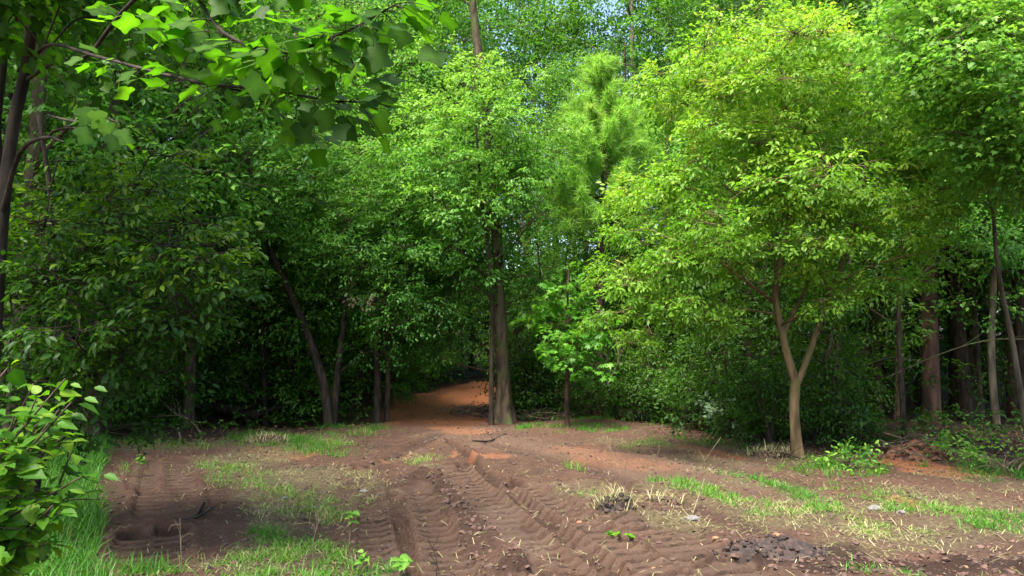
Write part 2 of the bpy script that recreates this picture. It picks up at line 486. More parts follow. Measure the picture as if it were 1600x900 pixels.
WETS = [((1120, 868), (1300, 864), 0.32, 1.0), ((1300, 885), (1600, 888), 0.22, 0.9), ((830, 905), (950, 905), 0.25, 0.7), ((700, 770), (760, 860), 0.3, 0.45), ((655, 745), (740, 775), 0.3, 0.6),
        ((960, 800), (985, 815), 0.22, 0.7), ((600, 760), (640, 760), 0.3, 0.35), ((200, 800), (360, 800), 0.6, 0.35), ((450, 690), (640, 700), 0.3, 0.3)]
DRYS = [((780, 690), (1100, 730), 1.0, 0.4), ((840, 860), (760, 790), 0.22, 0.7), ((690, 680), (760, 672), 0.8, 0.45), ((1000, 740), (1180, 760), 0.6, 0.35), ((560, 790), (640, 790), 0.4, 0.3)]

BARE = [tuple(gp(*p)[:2]) for p in [(205, 718), (290, 722), (335, 760), (380, 790), (385, 830), (345, 868), (300, 885), (205, 885), (178, 850), (182, 780)]]
def bare(x, y):
    """the scraped strip at the near left: 1 inside"""
    return smooth(0.12, -0.08, poly_sd(x, y, BARE) + 0.25 * (fbm(x * 3.1, y * 3.1, 29, 3) - 0.44))

def zone(x, y, strokes, warp=0.22, seed=5):
    wx = x + warp * (fbm(x * 2.2, y * 2.2, seed, 4) - 0.47) * 2.6
    wy = y + warp * (fbm(x * 2.2 + 40, y * 2.2, seed + 3, 4) - 0.47) * 2.6
    out = np.zeros(np.shape(x))
    for a, b, hw, amt in strokes:
        d, _ = seg_dist(wx, wy, gp(*a), gp(*b))
        out = np.maximum(out, amt * smooth(hw, hw * 0.45, d))
    return out

def path_mask(x, y):
    d, _, _ = line_dist(x, y, PATH)
    return d + 0.5 * (fbm(x * 1.5, y * 1.5, 19, 3) - 0.44)

def axis(dense, grow, lo, hi):
    a0, a1, step = dense
    mid = np.arange(a0, a1 + 1e-9, step)
    up = []; s = step; v = a1
    while v < hi:
        s *= grow; v += s; up.append(v)
    dn = []; s = step; v = a0
    while v > lo:
        s *= grow; v -= s; dn.append(v)
    return np.concatenate([dn[::-1], mid, up])

def build_ground():
    xs = axis((-4.6, 5.6, 0.02), 1.045, -400, 400)
    ys = np.concatenate([axis((4.8, 10.5, 0.014), 1.02, -60, 10.6)[:-1]])
    ys = ys[ys < 10.5]
    v = ys[-1]; s = 0.014; ext = []
    while v < 600:
        s *= 1.03; v += s; ext.append(v)
    ys = np.concatenate([ys, ext])
    X, Y = np.meshgrid(xs, ys)
    x, y = X.ravel(), Y.ravel()
    z = ground_h(x, y)
    nx, ny = len(xs), len(ys)
    sd = poly_sd(x, y, CLEAR) + 0.7 * (fbm(x * 1.2, y * 1.2, 71, 4) - 0.46)
    pm = path_mask(x, y)
    pathy = smooth(1.55, 1.1, pm)
    litter = smooth(-0.1, 0.45, sd) * (1 - pathy)
    straw = zone(x, y, STRAW) * (1 - litter) * (1 - bare(x, y))
    clay = np.maximum(zone(x, y, CLAYS, seed=15), pathy * smooth(15.0, 16.6, y + 0.8 * fbm(x * 2, y * 2, 8, 3)))
    wet = zone(x, y, WETS, seed=25)
    low = smooth(0.005, -0.05, z - macro(x, y)) * 0.6 * (1 - litter)  # low spots and grooves darkened, their shade put into the colour
    wet = np.maximum(wet, low)
    dry = zone(x, y, DRYS, seed=35)
    for pts, hw, dep in TRACKS:      # groove shade put into the colour: bar tops lightened, slots between darkened
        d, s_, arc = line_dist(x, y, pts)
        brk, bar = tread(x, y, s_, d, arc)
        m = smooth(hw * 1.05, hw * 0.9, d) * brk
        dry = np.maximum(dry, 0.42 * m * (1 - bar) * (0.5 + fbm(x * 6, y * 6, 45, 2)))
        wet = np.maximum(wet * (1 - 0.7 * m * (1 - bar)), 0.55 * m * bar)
    P = np.stack([x, y, z], 1)
    i = np.arange(ny - 1)[:, None]; j = np.arange(nx - 1)[None, :]
    Q = np.stack([i * nx + j, i * nx + j + 1, (i + 1) * nx + j + 1, (i + 1) * nx + j], -1).reshape(-1, 4)
    cen = P[Q].mean(1)
    onpath = (pm[Q].mean(1) < 1.35) & (cen[:, 1] > 15.6)
    for nm, sel in (("ground", ~onpath), ("clay_path", onpath)):
        q = Q[sel]
        used, inv = np.unique(q, return_inverse=True)
        q = inv.reshape(q.shape)
        b = Buf(); b.add(P[used], None, q)
        o = b.build(nm, M["soil"])
        o["kind"] = "structure"
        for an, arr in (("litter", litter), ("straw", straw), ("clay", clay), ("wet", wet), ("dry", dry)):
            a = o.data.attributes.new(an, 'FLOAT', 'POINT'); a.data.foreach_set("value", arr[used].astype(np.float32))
build_ground()

# ------------------------------------------------------------------ leaves
def tpl(outline, fold=0.25, droop=0.25, rib=True):
    """leaf template: half outline (x along, y half width) mirrored, folded on its midrib"""
    o = np.array(outline, float)
    n = len(o)
    def z(x, y): return fold * np.abs(y) - droop * x * x
    R = np.stack([o[:, 0], o[:, 1], z(o[:, 0], o[:, 1])], 1)
    Lf = np.stack([o[:, 0], -o[:, 1], z(o[:, 0], o[:, 1])], 1)
    tip = o[-1, 0]
    return R, Lf
def leaf_simple():       # 4 corner leaf, two triangles
    v = np.array([[0, 0, 0], [0.45, 0.27, 0.06], [1, 0, -0.18], [0.45, -0.27, 0.06]])
    return v, np.array([[0, 2, 1], [0, 3, 2]])
def leaf_oval():         # pointed oval with a midrib
    v = np.array([[0, 0, 0], [0.25, 0.2, 0.05], [0.6, 0.23, 0.0], [1, 0, -0.24], [0.6, -0.23, 0.0], [0.25, -0.2, 0.05], [0.5, 0, -0.05]])
    t = np.array([[0, 6, 1], [1, 6, 2], [2, 6, 3], [3, 6, 4], [4, 6, 5], [5, 6, 0]])
    return v, t
def leaf_star():         # lobed leaf (maple, sycamore, gum)
    pts = []
    lob = [(-112, .34), (-88, .50), (-66, .30), (-48, .72), (-25, .42), (0, 0.95), (25, .42), (48, .72), (66, .30), (88, .50), (112, .34)]
    v = [[0.05, 0, 0.0]]
    for a, r in lob:
        a = math.radians(a)
        v.append([0.18 + r * math.cos(a) * 0.85, r * math.sin(a), -0.18 * r * r])
    v = np.array(v); k = len(v)
    t = np.array([[0, i, i + 1] for i in range(1, k - 1)] + [[0, k - 1, 1]])
    v[0, 0] = 0.2
    return v, t
def leaf_tulip():        # four lobed broad leaf with a notched tip
    half = [(0.0, 0.02), (-0.05, 0.10), (-0.06, 0.2), (0.0, 0.32), (0.06, 0.42), (0.12, 0.49), (0.19, 0.50), (0.27, 0.45), (0.36, 0.38), (0.45, 0.34), (0.54, 0.34), (0.64, 0.36), (0.74, 0.40), (0.84, 0.42), (0.90, 0.36), (0.90, 0.24), (0.86, 0.10), (0.84, 0.0)]
    zz = lambda x, y: 0.16 * abs(y) - 0.24 * x * x - 0.42 * y * y + 0.035 * math.sin(9 * x) * abs(y) * 2
    R = [[x, y, zz(x, y)] for x, y in half]
    Lh = [[x * .98, -y * .94, zz(x, y)] for x, y in half[:-1]]
    c = [[0.4, 0, -0.05]]
    v = np.array(c + R + Lh[::-1]); k = len(v)
    t = np.array([[0, i, i + 1] for i in range(1, k - 1)] + [[0, k - 1, 1]])
    return v, t
def leaf_broad():        # rounded heart leaf
    v = np.array([[0, 0, 0], [0.05, 0.25, .03], [0.32, 0.40, 0.04], [0.65, 0.28, -0.05], [1, 0, -0.28], [0.65, -0.28, -0.05], [0.32, -0.40, 0.04], [0.05, -0.25, .03], [0.4, 0, -0.07]])
    t = np.array([[8, i, i + 1] for i in range(0, 7)] + [[8, 7, 0]])
    return v, t
LEAF = {"simple": leaf_simple(), "oval": leaf_oval(), "star": leaf_star(), "tulip": leaf_tulip(), "broad": leaf_broad()}

VT = {k: np.where(np.abs(v[:, 1]) < 0.02, 0.10, -0.10 * np.clip(np.abs(v[:, 1]) / 0.4, 0, 1)) * (1.6 if k in ("tulip", "broad") else 1.0) for k, (v, t) in LEAF.items()}

def put_leaves(buf, P, D, Nn, S, kind, tint):
    """place leaves: base P, heading D, normal Nn, size S"""
    v, t = LEAF[kind]
    D = norm(D); Yv = norm(np.cross(Nn, D)); Zv = np.cross(D, Yv)
    S = np.broadcast_to(S, (len(P),))
    V = P[:, None, :] + S[:, None, None] * (v[None, :, 0:1] * D[:, None, :] + v[None, :, 1:2] * Yv[:, None, :] + v[None, :, 2:3] * Zv[:, None, :])
    n, k = len(P), len(v)
    T = (t[None, :, :] + (np.arange(n) * k)[:, None, None]).reshape(-1, 3)
    tv = np.clip(np.asarray(tint)[:, None] + VT[kind][None, :], 0, 1)
    buf.add(V.reshape(-1, 3), T, None, tv.ravel())

def spray_frames(r, L=0.42, m=13, width=0.9, droop=0.25):
    """leaf frames of one leafy twig, x forward"""
    pos, dr, nr = [], [], []
    nside = 3
    axes = [(np.zeros(3), 0.0, L)]
    for s in range(nside):
        u = 0.25 + 0.5 * s / nside
        axes.append((np.array([u * L, 0, -droop * (u * L)]), (1 if s % 2 else -1) * r.uniform(0.6, 1.1) * width, L * r.uniform(0.4, 0.65)))
    per = max(2, m // (nside + 1))
    for base, ang, l in axes:
        for i in range(per):
            u = (i + 0.7) / per
            p = base + np.array([math.cos(ang) * u * l, math.sin(ang) * u * l, -droop * u * l + r.normal(0, 0.02)])
            side = 1 if i % 2 else -1
            a = ang + side * r.uniform(0.4, 1.2) * (0.25 if i == per - 1 else 1.0)
            pos.append(p)
            dr.append([math.cos(a), math.sin(a), r.uniform(-0.75, 0.05)])
            nr.append([r.normal(0, 0.33), r.normal(0, 0.33), 1.0])
    return np.array(pos), np.array(dr), np.array(nr)

_sp = np.random.default_rng(5)
SPRAYS = [spray_frames(_sp) for _ in range(8)]

def put_sprays(buf, P, H, S, leaf, kind, tint, r, roll=0.4, jit=0.32):
    """leafy twigs at P heading H (with size factor S); leaf = leaf length"""
    P = np.asarray(P, float); H = norm(H)
    up = np.array([0, 0, 1.0]) + r.normal(0, roll, (len(P), 3))
    Yv = norm(np.cross(up, H)); Zv = np.cross(H, Yv)
    S = np.broadcast_to(S, (len(P),))
    which = r.integers(0, len(SPRAYS), len(P))
    tint = np.broadcast_to(tint, (len(P),))
    for k, (sp, sd, sn) in enumerate(SPRAYS):
        w = np.where(which == k)[0]
        if not len(w): continue
        X, Y, Z = H[w][:, None, :], Yv[w][:, None, :], Zv[w][:, None, :]
        def tr(a): return a[None, :, 0:1] * X + a[None, :, 1:2] * Y + a[None, :, 2:3] * Z
        pos = P[w][:, None, :] + tr(sp) * S[w][:, None, None]
        d = tr(sd); nn = tr(sn)
        m = sp.shape[0]
        n = len(w) * m
        d = d.reshape(-1, 3) + r.normal(0, jit, (n, 3))
        nn = nn.reshape(-1, 3) + r.normal(0, jit, (n, 3))
        put_leaves(buf, pos.reshape(-1, 3), d, nn, leaf * r.uniform(0.65, 1.2, n), kind, np.repeat(tint[w], m) + r.normal(0, 0.13, n))

def clump_sprays(c, rad, n, r, axis_pt=None, top=0.35):
    """spray bases and headings filling an ellipsoid clump, denser on its outer upper shell"""
    d = r.normal(0, 1, (n, 3)); d[:, 2] += top; d = norm(d)
    rr = r.uniform(0.25, 1, n) ** 0.55
    off = d * rr[:, None] * np.asarray(rad)[None, :]
    P = c + off
    H = d.copy(); H[:, 2] = H[:, 2] * 0.4 - 0.12
    if axis_pt is not None:
        o = norm(c - axis_pt); H = H + 0.5 * o * np.array([1, 1, 0.3])
    H = H + r.normal(0, 0.25, (n, 3))
    return P, norm(H)

class Tree:
    def __init__(self, seed):
        self.r = np.random.default_rng(seed)
        self.trunk = Buf(); self.br = self.trunk; self.crown = Buf()
        self.np, self.nr = [], []
    def limb(self, ctrl, r0, r1, n=18, sides=9, flare=0.0, rough=0.12, power=1.0, node=True):
        P = spline(ctrl, n)
        t = np.linspace(0, 1, n) ** power
        R = r0 + (r1 - r0) * t
        self.trunk.tube(P, R, sides, 0.5, rough, flare)
        if node:
            for p, q in zip(P[2:], R[2:]): self.np.append(p); self.nr.append(q)
        return P
    def link(self, c, r_end=0.006, frac=0.45, sides=5, sag=0.12, minz=None):
        """branch from the nearest fitting limb point to c"""
        A = np.array(self.np); d = np.linalg.norm(A - c, axis=1)
        d = d + 1.6 * np.clip(A[:, 2] - c[2] + 0.25 * np.hypot(A[:, 0] - c[0], A[:, 1] - c[1]), 0, None)
        i = int(np.argmin(d))
        a = A[i]; ra = min(self.nr[i] * frac, 0.012 + 0.012 * np.linalg.norm(a - c))
        m = (a + c) / 2 + self.r.normal(0, 0.08, 3) * np.linalg.norm(a - c) + np.array([0, 0, sag * np.linalg.norm(a - c)])
        P = spline([a, m, c], 8)
        self.br.tube(P, np.linspace(max(ra, r_end), r_end, 8), sides)
        for p, q in zip(P[3:], np.linspace(max(ra, r_end), r_end, 8)[3:]): self.np.append(p); self.nr.append(q)
        return a
    def clump(self, c, rad, n, leaf, kind, tint, spray=1.0, twig=0.35, axis_pt=None, top=0.35, link=True):
        r = self.r
        if link: self.link(np.asarray(c, float))
        P, H = clump_sprays(np.asarray(c, float), rad, n, r, axis_pt, top)
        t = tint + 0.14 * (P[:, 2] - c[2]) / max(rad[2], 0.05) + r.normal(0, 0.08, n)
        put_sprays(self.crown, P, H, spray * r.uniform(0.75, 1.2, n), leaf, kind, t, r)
        for i in np.where(r.random(n) < twig)[0]:
            m = (c + P[i]) / 2 + r.normal(0, 0.03, 3)
            e = P[i] + H[i] * 0.3 * spray
            self.br.tube(np.array([c, m, P[i], e]), [0.006, 0.005, 0.004, 0.002], 3)
    def finish(self, name, base, label, cat, wood, leafm, group=None):
        base = np.asarray(base, float)
        o = thing(name, base, label, cat, group)
        self.trunk.build("trunk", wood, o, base)
        if self.crown.n: self.crown.build("crown", leafm, o, base)
        return o

def in_poly(px, py, poly): return poly_sd(np.array([px], float), np.array([py], float), poly)[0]

def poly_clumps(poly, Y, depth, step, r):
    """clump centres filling a crown whose silhouette is the outline, at its own distance, with rounded thickness"""
    P = np.array(poly, float)
    x0, y0 = P.min(0); x1, y1 = P.max(0)
    maxd = 0; pts = []
    px = np.arange(x0, x1 + step, step); py = np.arange(y0, y1 + step, step * 0.75)
    cand = np.array([(a + r.uniform(-.5, .5) * step, b + r.uniform(-.5, .5) * step) for a in px for b in py])
    sd = poly_sd(cand[:, 0], cand[:, 1], poly)
    keep = (sd < -step * 0.25) | ((sd < step * 0.75) & (r.random(len(sd)) < 0.22))
    cand, sd = cand[keep], np.maximum(-sd[keep], 0)
    mx = sd.max()
    out = []
    for (a, b), s in zip(cand, sd):
        th = depth * math.sqrt(min(1, s / mx + 0.15))
        k = 2 if th > depth * 0.55 else 1
        for q in range(k):
            u = -1 + 2 * r.random() if k == 1 else (-1 + r.random() if q == 0 else r.random())
            out.append(at(a, b, Y + u * th))
    return np.array(out)

def base_of(px, py):
    p = gp(px, py); p[2] = gz(p[0], p[1]); return p
def on_ground(px, Y, dz=0.0):
    x = (px - 800) / F0 * Y
    return np.array([x, Y, gz(x, Y) + dz])

# ---- 1. yellow-green maple on the right
def maple():
    Y = 10.7
    T = Tree(101); r = T.r
    b = on_ground(1241, Y, -0.05)
    A = lambda x, y, d=0.0: at(x, y, Y + d)
    T.limb([b, A(1241, 640), A(1244, 590)], 0.078, 0.066, 14, 12, 0.7)
    T.limb([A(1244, 600), A(1232, 560), A(1222, 520), A(1212, 470), A(1213, 440), A(1226, 380), A(1235, 300, -.2), A(1232, 200, -.3), A(1225, 110, -.2)], 0.066, 0.012, 26, 9)
    T.limb([A(1244, 602), A(1262, 560), A(1282, 500), A(1300, 450, .2), A(1322, 395, .4), A(1345, 320, .5), A(1360, 220, .6), A(1350, 140, .4)], 0.05, 0.012, 24, 8)
    T.limb([A(1224, 522), A(1238, 492, .1), A(1258, 450, .4), A(1272, 400, .6), A(1288, 330, .9), A(1292, 230, 1.1), A(1285, 110, .9)], 0.036, 0.010, 20, 7)
    T.limb([A(1212, 475), A(1195, 460, -.2), A(1165, 440, -.6), A(1110, 400, -.9), A(1040, 370, -1.0)], 0.028, 0.008, 14, 6)
    T.limb([A(1226, 385), A(1180, 330, .2), A(1120, 280, .5), A(1070, 230, .7)], 0.026, 0.008, 14, 6)
    T.limb([A(1214, 445), A(1208, 400, .5), A(1180, 320, 1.2), A(1150, 220, 1.5), A(1120, 150, 1.2)], 0.03, 0.008, 14, 6)
    ax = A(1240, 330, 0.3)
    rows = [(1150, 55, .26), (1225, 30, .25), (1290, 70, .3), (1420, 140, .4), (1450, 290, .4), (1440, 390, .35), (1470, 200, .4),
          # px, py, radius m, flattening
        (1205, 62, .42), (1262, 55, .40), (1235, 95, .55), (1160, 92, .50), (1120, 112, .50), (1078, 140, .45), (1052, 165, .36), (1190, 140, .6), (1260, 140, .6), (1320, 105, .5),
        (1370, 150, .5), (1130, 165, .55), (1090, 190, .42), (1330, 180, .6), (1240, 190, .6), (1400, 190, .45), (1180, 205, .5),
        (1120, 255, .5), (1075, 265, .45), (1040, 290, .40), (1170, 262, .55), (1240, 250, .6), (1310, 250, .6), (1380, 250, .55), (1430, 240, .4), (1145, 300, .5),
        (1010, 330, .45), (975, 358, .42), (955, 395, .36), (1000, 385, .5), (1060, 330, .5), (1050, 380, .55), (1110, 345, .55), (1180, 330, .6), (1260, 320, .55), (1330, 320, .55), (1400, 310, .5), (1430, 330, .4),
        (965, 440, .36), (1010, 430, .45), (1070, 425, .5), (1130, 395, .5), (1190, 380, .4), (1290, 375, .4), (1350, 370, .42), (1410, 365, .4), (1090, 465, .35), (1010, 480, .3), (1170, 440, .3), (960, 480, .26), (1050, 500, .26), (1130, 480, .26), (985, 520, .2), (1300, 430, .25), (1345, 440, .28), (1390, 420, .3), (1250, 420, .22), (1290, 470, .2)]
    for px, py, rad in rows:
        nd = 1
        for k in range(nd + 1):
            d = r.uniform(-1.7, -0.5) if k == 0 else (r.uniform(-0.2, 0.9) if k == 1 else r.uniform(1.0, 2.2))
            edge = abs(px - 1220) / 260
            d *= max(0.35, 1 - 0.6 * edge)
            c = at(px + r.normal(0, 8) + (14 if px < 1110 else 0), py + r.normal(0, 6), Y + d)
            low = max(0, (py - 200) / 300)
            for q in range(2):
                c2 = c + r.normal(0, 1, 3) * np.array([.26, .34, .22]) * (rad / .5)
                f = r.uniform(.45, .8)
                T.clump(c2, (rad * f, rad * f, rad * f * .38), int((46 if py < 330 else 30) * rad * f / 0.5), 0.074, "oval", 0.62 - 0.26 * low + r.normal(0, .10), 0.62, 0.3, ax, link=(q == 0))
    return T.finish("maple_tree", b, "small yellow-green tree with forked tan trunk at the right edge of the clearing", "tree", M["bark_tan"], M["maple"])
maple()

# ---- 2. young pine behind the clearing
def young_pine():
    Y = 17.5
    T = Tree(202); r = T.r
    A = lambda x, y, d=0.0: at(x, y, Y + d)
    b = on_ground(937, Y, -0.05)
    P = T.limb([b, A(937, 560), A(938, 430), A(944, 300), A(941, 200), A(938, 130), A(940, 82)], 0.12, 0.015, 34, 9, 0.3)
    def tuft(p, h, n, L, tint):
        h = norm(h)
        d = norm(h[None, :] * r.uniform(-0.2, 1.0, n)[:, None] + norm(r.normal(0, 1, (n, 3))) * 0.75)
        st = p + h * r.uniform(-0.22, 0.05, n)[:, None]
        e = st + d * (L * r.uniform(0.7, 1.1, n))[:, None] + np.array([0, 0, -0.02])
        side = norm(np.cross(d, r.normal(0, 1, (n, 3)))) * 0.0075
        V = np.stack([st - side, st + side, e], 1).reshape(-1, 3)
        T.crown.add(V, np.arange(n * 3).reshape(-1, 3), None, np.repeat(np.clip(tint + r.normal(0, .12, n), 0, 1), 3))
    z0, z1 = at(0, 345, Y)[2], at(0, 95, Y)[2]
    def reach(u):  # crown radius against height, 0 bottom 1 top
        return np.interp(u, [0, .1, .25, .45, .6, .68, .74, .85, .95, 1.0], [1.15, 1.55, 1.35, 1.2, 1.0, 0.7, 0.68, 0.6, 0.4, 0.25])
    nw = 15
    for w in range(nw):
        u = w / (nw - 1)
        z = z0 + (z1 - z0) * u
        i = int(np.argmin(np.abs(P[:, 2] - z))); c = P[i]
        nb = 6 if u < 0.85 else 4
        a0 = r.uniform(0, 6.28)
        for k in range(nb):
            a = a0 + k * 2 * PI / nb + r.normal(0, .2)
            L = reach(u) * r.uniform(0.65, 1.08)
            out = np.array([math.cos(a), math.sin(a), 0])
            rise = 0.15 + 0.5 * u
            pts = spline([c, c + out * L * .5 + [0, 0, L * rise * .35], c + out * L + [0, 0, L * rise]], 7)
            T.br.tube(pts, np.linspace(0.02, 0.006, 7), 4)
            brown = 0.2 if r.random() < 0.06 and u < .7 else 0.0
            nt = max(4, int(L * 10))
            for q in range(nt):
                f = 0.35 + 0.65 * (q + r.random()) / nt
                p = pts[min(6, int(f * 6.99))] + r.normal(0, 0.09, 3) * (1 if q else 0)
                tuft(p, out * 0.8 + np.array([0, 0, 0.55]) + r.normal(0, .35, 3), 78, 0.25, 0.55 + brown + 0.1 * u)
    for px, py, d in ((862, 292, -.4), (880, 300, -.5), (842, 298, -.3), (900, 345, -.6), (920, 335, -.8), (985, 345, -.5), (1000, 330, -.3)):
        e = A(px, py, d); s = P[int(np.argmin(np.abs(P[:, 2] - e[2] + 0.25)))]
        T.br.tube(spline([s, (s + e) / 2 + [0, 0, .05], e], 7), np.linspace(.02, .006, 7), 4)
        for q in range(7): tuft(e + r.normal(0, .13, 3) * np.array([1.6, 1, .8]), (e - s) + r.normal(0, .3, 3), 55, 0.25, 0.58)
    for k in range(12):   # bare lower twigs
        z = r.uniform(at(0, 560, Y)[2], z0); i = int(np.argmin(np.abs(P[:, 2] - z))); a = r.uniform(0, 6.28)
        e = P[i] + np.array([math.cos(a), math.sin(a), r.uniform(-.2, .3)]) * r.uniform(.5, 1.3)
        T.br.tube(spline([P[i], (P[i] + e) / 2 + r.normal(0, .06, 3), e], 6), np.linspace(.014, .004, 6), 4)
    T.finish("pine_tree", b, "young pine with soft light green needles and a pointed top in mid clearing edge", "pine tree", M["bark_pine"], M["needle"])
young_pine()

# ---- helper: leafy tree from trunks given in the picture and an outlined crown
def outlined_tree(seed, name, label, cat, base, limbs, poly, Y, depth, step, rad, nspr, leaf, kind, tint, wood, leafm, flat=0.6, spray=1.0, grad=0.0, twig=0.25, group=None, ax=None):
    T = Tree(seed); r = T.r
    for L in limbs: T.limb(L[0], L[1], L[2], *L[3:])
    C = poly_clumps(poly, Y, depth, step, r)
    zs = C[:, 2]; zm, zr = zs.mean(), max(zs.std(), 0.1)
    axp = np.array(ax) if ax is not None else C.mean(0)
    for c in C[np.argsort(zs)]:
        q = rad * r.uniform(0.75, 1.25)
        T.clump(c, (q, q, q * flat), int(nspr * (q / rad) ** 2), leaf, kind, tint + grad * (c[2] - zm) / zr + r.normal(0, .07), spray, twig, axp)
    return T.finish(name, base, label, cat, wood, leafm, group)

# ---- 3. two-stemmed leaning tree left of the path
def two_stem():
    Y = 15.2; A = lambda x, y, d=0.0: at(x, y, Y + d)
    b = on_ground(518, Y, -0.06)
    limbs = [([b, A(508, 610), A(494, 560), A(478, 515), A(455, 460), A(428, 405, -.2), A(412, 350, -.3), A(396, 295, -.4), A(385, 230, -.4)], 0.105, 0.03, 30, 10, 0.25),
             ([b + [0.06, 0.1, 0], A(526, 600, .1), A(535, 520, .2), A(544, 440, .2), A(547, 370, .3), A(552, 290, .4)], 0.082, 0.03, 26, 9, 0.2),
             ([A(455, 460), A(440, 420, .4), A(400, 380, .8), A(360, 340, 1.0)], 0.04, 0.012, 12, 6),
             ([A(540, 470, .2), A(575, 400, 0), A(620, 340, -.3), A(650, 280, -.3)], 0.05, 0.012, 14, 6)]
    poly = [(330, 250), (370, 215), (450, 205), (520, 190), (600, 215), (660, 230), (700, 275), (715, 330), (700, 400), (690, 470), (650, 540), (600, 560), (565, 540), (570, 470), (510, 420), (440, 400), (400, 470), (350, 430), (330, 340)]
    outlined_tree(303, "leaning_tree", "dark two-stemmed leaning tree forking at the ground left of the path", "tree", b, limbs, poly, Y, 1.7, 40, 0.46, 19, 0.08, "oval", 0.5, M["bark_dark"], M["green"], 0.45, .85, 0.14)
two_stem()

# ---- 4. bright broad tree rising behind it
def bright_tree():
    Y = 14.9; A = lambda x, y, d=0.0: at(x, y, Y + d)
    b = on_ground(768, Y, -0.05)
    limbs = [([b, A(768, 580), A(769, 500), A(764, 400), A(752, 300), A(744, 200), A(741, 110)], 0.052, 0.016, 26, 9, 0.2)]
    poly = [(740, 66), (785, 95), (812, 150), (848, 190), (840, 250), (852, 290), (822, 335), (780, 350), (740, 400), (670, 440), (620, 400), (590, 330), (600, 250), (640, 170), (690, 110)]
    outlined_tree(404, "broadleaf_tree", "bright green tree with a pointed yellowish top on a slim stem beside the thickest trunk", "tree", b, limbs, poly, Y, 1.4, 38, 0.38, 19, 0.088, "oval", 0.55, M["bark_dark"], M["bright"], 0.45, .75, 0.16)
bright_tree()

# ---- 5. thick trunk beside the path
def thick_trunk():
    Y = 15.6; A = lambda x, y, d=0.0: at(x, y, Y + d)
    b = on_ground(787, Y, -0.08)
    limbs = [([b, A(787, 600), A(783, 530), A(779, 440), A(775, 340), A(765, 240), A(752, 120), A(738, 0), A(728, -140)], 0.15, 0.075, 60, 18, 1.5, 0.16),
             ([A(778, 420), A(812, 370, -.4), A(842, 335, -.6)], 0.03, 0.008, 8, 5),
             ([A(776, 360), A(740, 300, -.3), A(715, 260, -.5)], 0.04, 0.01, 8, 5)]
    poly = [(700, 230), (790, 200), (850, 240), (845, 330), (790, 360), (720, 330)]
    T = Tree(505); r = T.r
    for L in limbs: T.limb(L[0], L[1], L[2], *L[3:])
    for c in list(poly_clumps(poly, Y + 0.3, 1.2, 50, r)) + list(poly_clumps([(650, 330), (740, 340), (770, 420), (750, 500), (690, 520), (640, 470), (610, 400)], Y + 0.8, 0.9, 44, r)) + list(poly_clumps([(600, -220), (780, -220), (760, 30), (690, 30), (600, -30)], Y + .8, 1.5, 62, r)):
        q = 0.5 * r.uniform(.8, 1.25)
        T.clump(c, (q, q, q * .5), 22, 0.095, "oval", 0.42 + r.normal(0, .07), 1.0, .25)
    for x, y, q in ((735, 400, .4), (745, 460, .35), (720, 520, .35), (750, 540, .22), (815, 380, .35), (830, 430, .4), (812, 470, .3), (700, 450, .4), (690, 560, .3), (840, 500, .35), (795, 410, .2), (772, 455, .16)):
        c = at(x, y, Y + r.uniform(-.5, .5))
        T.clump(c, (q, q, q * .5), int(50 * q), .085, "oval", .4 + r.normal(0, .1), .8, .25)
    T.finish("hardwood_tree", b, "tall tree with the thickest grey-brown flared trunk beside the clay path", "tree", M["bark"], M["green"])
thick_trunk()

# ---- 6. bright young sapling
def sapling():
    Y = 14.6; A = lambda x, y, d=0.0: at(x, y, Y + d)
    b = on_ground(885, Y, -0.03)
    T = Tree(606); r = T.r
    T.limb([b, A(886, 600), A(888, 540), A(887, 470), A(889, 412)], 0.05, 0.008, 20, 8, 0.2)
    for px, py, rad, n in ((889, 425, .16, 7), (893, 450, .2, 9), (878, 452, .2, 7), (905, 470, .26, 10), (865, 475, .24, 10), (845, 490, .22, 9), (838, 500, .2, 7), (920, 490, .22, 9), (890, 495, .3, 12), (870, 510, .28, 11), (925, 515, .28, 11),
                           (945, 520, .2, 8), (900, 530, .28, 12), (860, 540, .24, 9), (850, 535, .18, 6), (885, 560, .28, 11), (915, 555, .24, 9), (925, 575, .2, 9), (895, 580, .2, 7)):
        c = A(px, py, r.uniform(-.6, .6))
        T.clump(c, (rad * .8, rad * .8, rad * .4), int(n * .8), 0.125, "star", 0.5 + r.normal(0, .12), 0.8, .5)
    T.finish("sapling", b, "young vivid green sapling with lobed leaves and thin reddish stem before the dark wood", "sapling", M["bark_pine"], M["sapling"])
sapling()

# ---- 7. thin pair of stems left of the path
for px, pts, rr, lab in ((592, [(592, 655), (590, 590), (587, 520), (590, 400), (600, 280)], .085, "slim dark trunk, left one of the close pair beside the clay path"), (606, [(606, 648), (606, 580), (604, 500), (606, 390), (618, 260)], .06, "slim mossy grey trunk, right one of the close pair beside the clay path")):
    Yp = 15.6 if px == 592 else 16.0
    T = Tree(700 + px); b = on_ground(px, Yp, -.05)
    T.limb([b] + [at(x, y, Yp) for x, y in pts[1:]], rr, rr * .4, 24, 9, .3)
    for k in range(12):
        c = at(px + T.r.uniform(-60, 60), T.r.uniform(300, 520), Yp + T.r.uniform(-.6, .9))
        T.clump(c, (.5, .5, .26), 20, 0.09, "oval", .38 + T.r.normal(0, .08), .9, .25)
    T.finish("slim_tree", b, lab, "tree", M["bark_dark"] if px == 592 else M["bark"], M["green"])
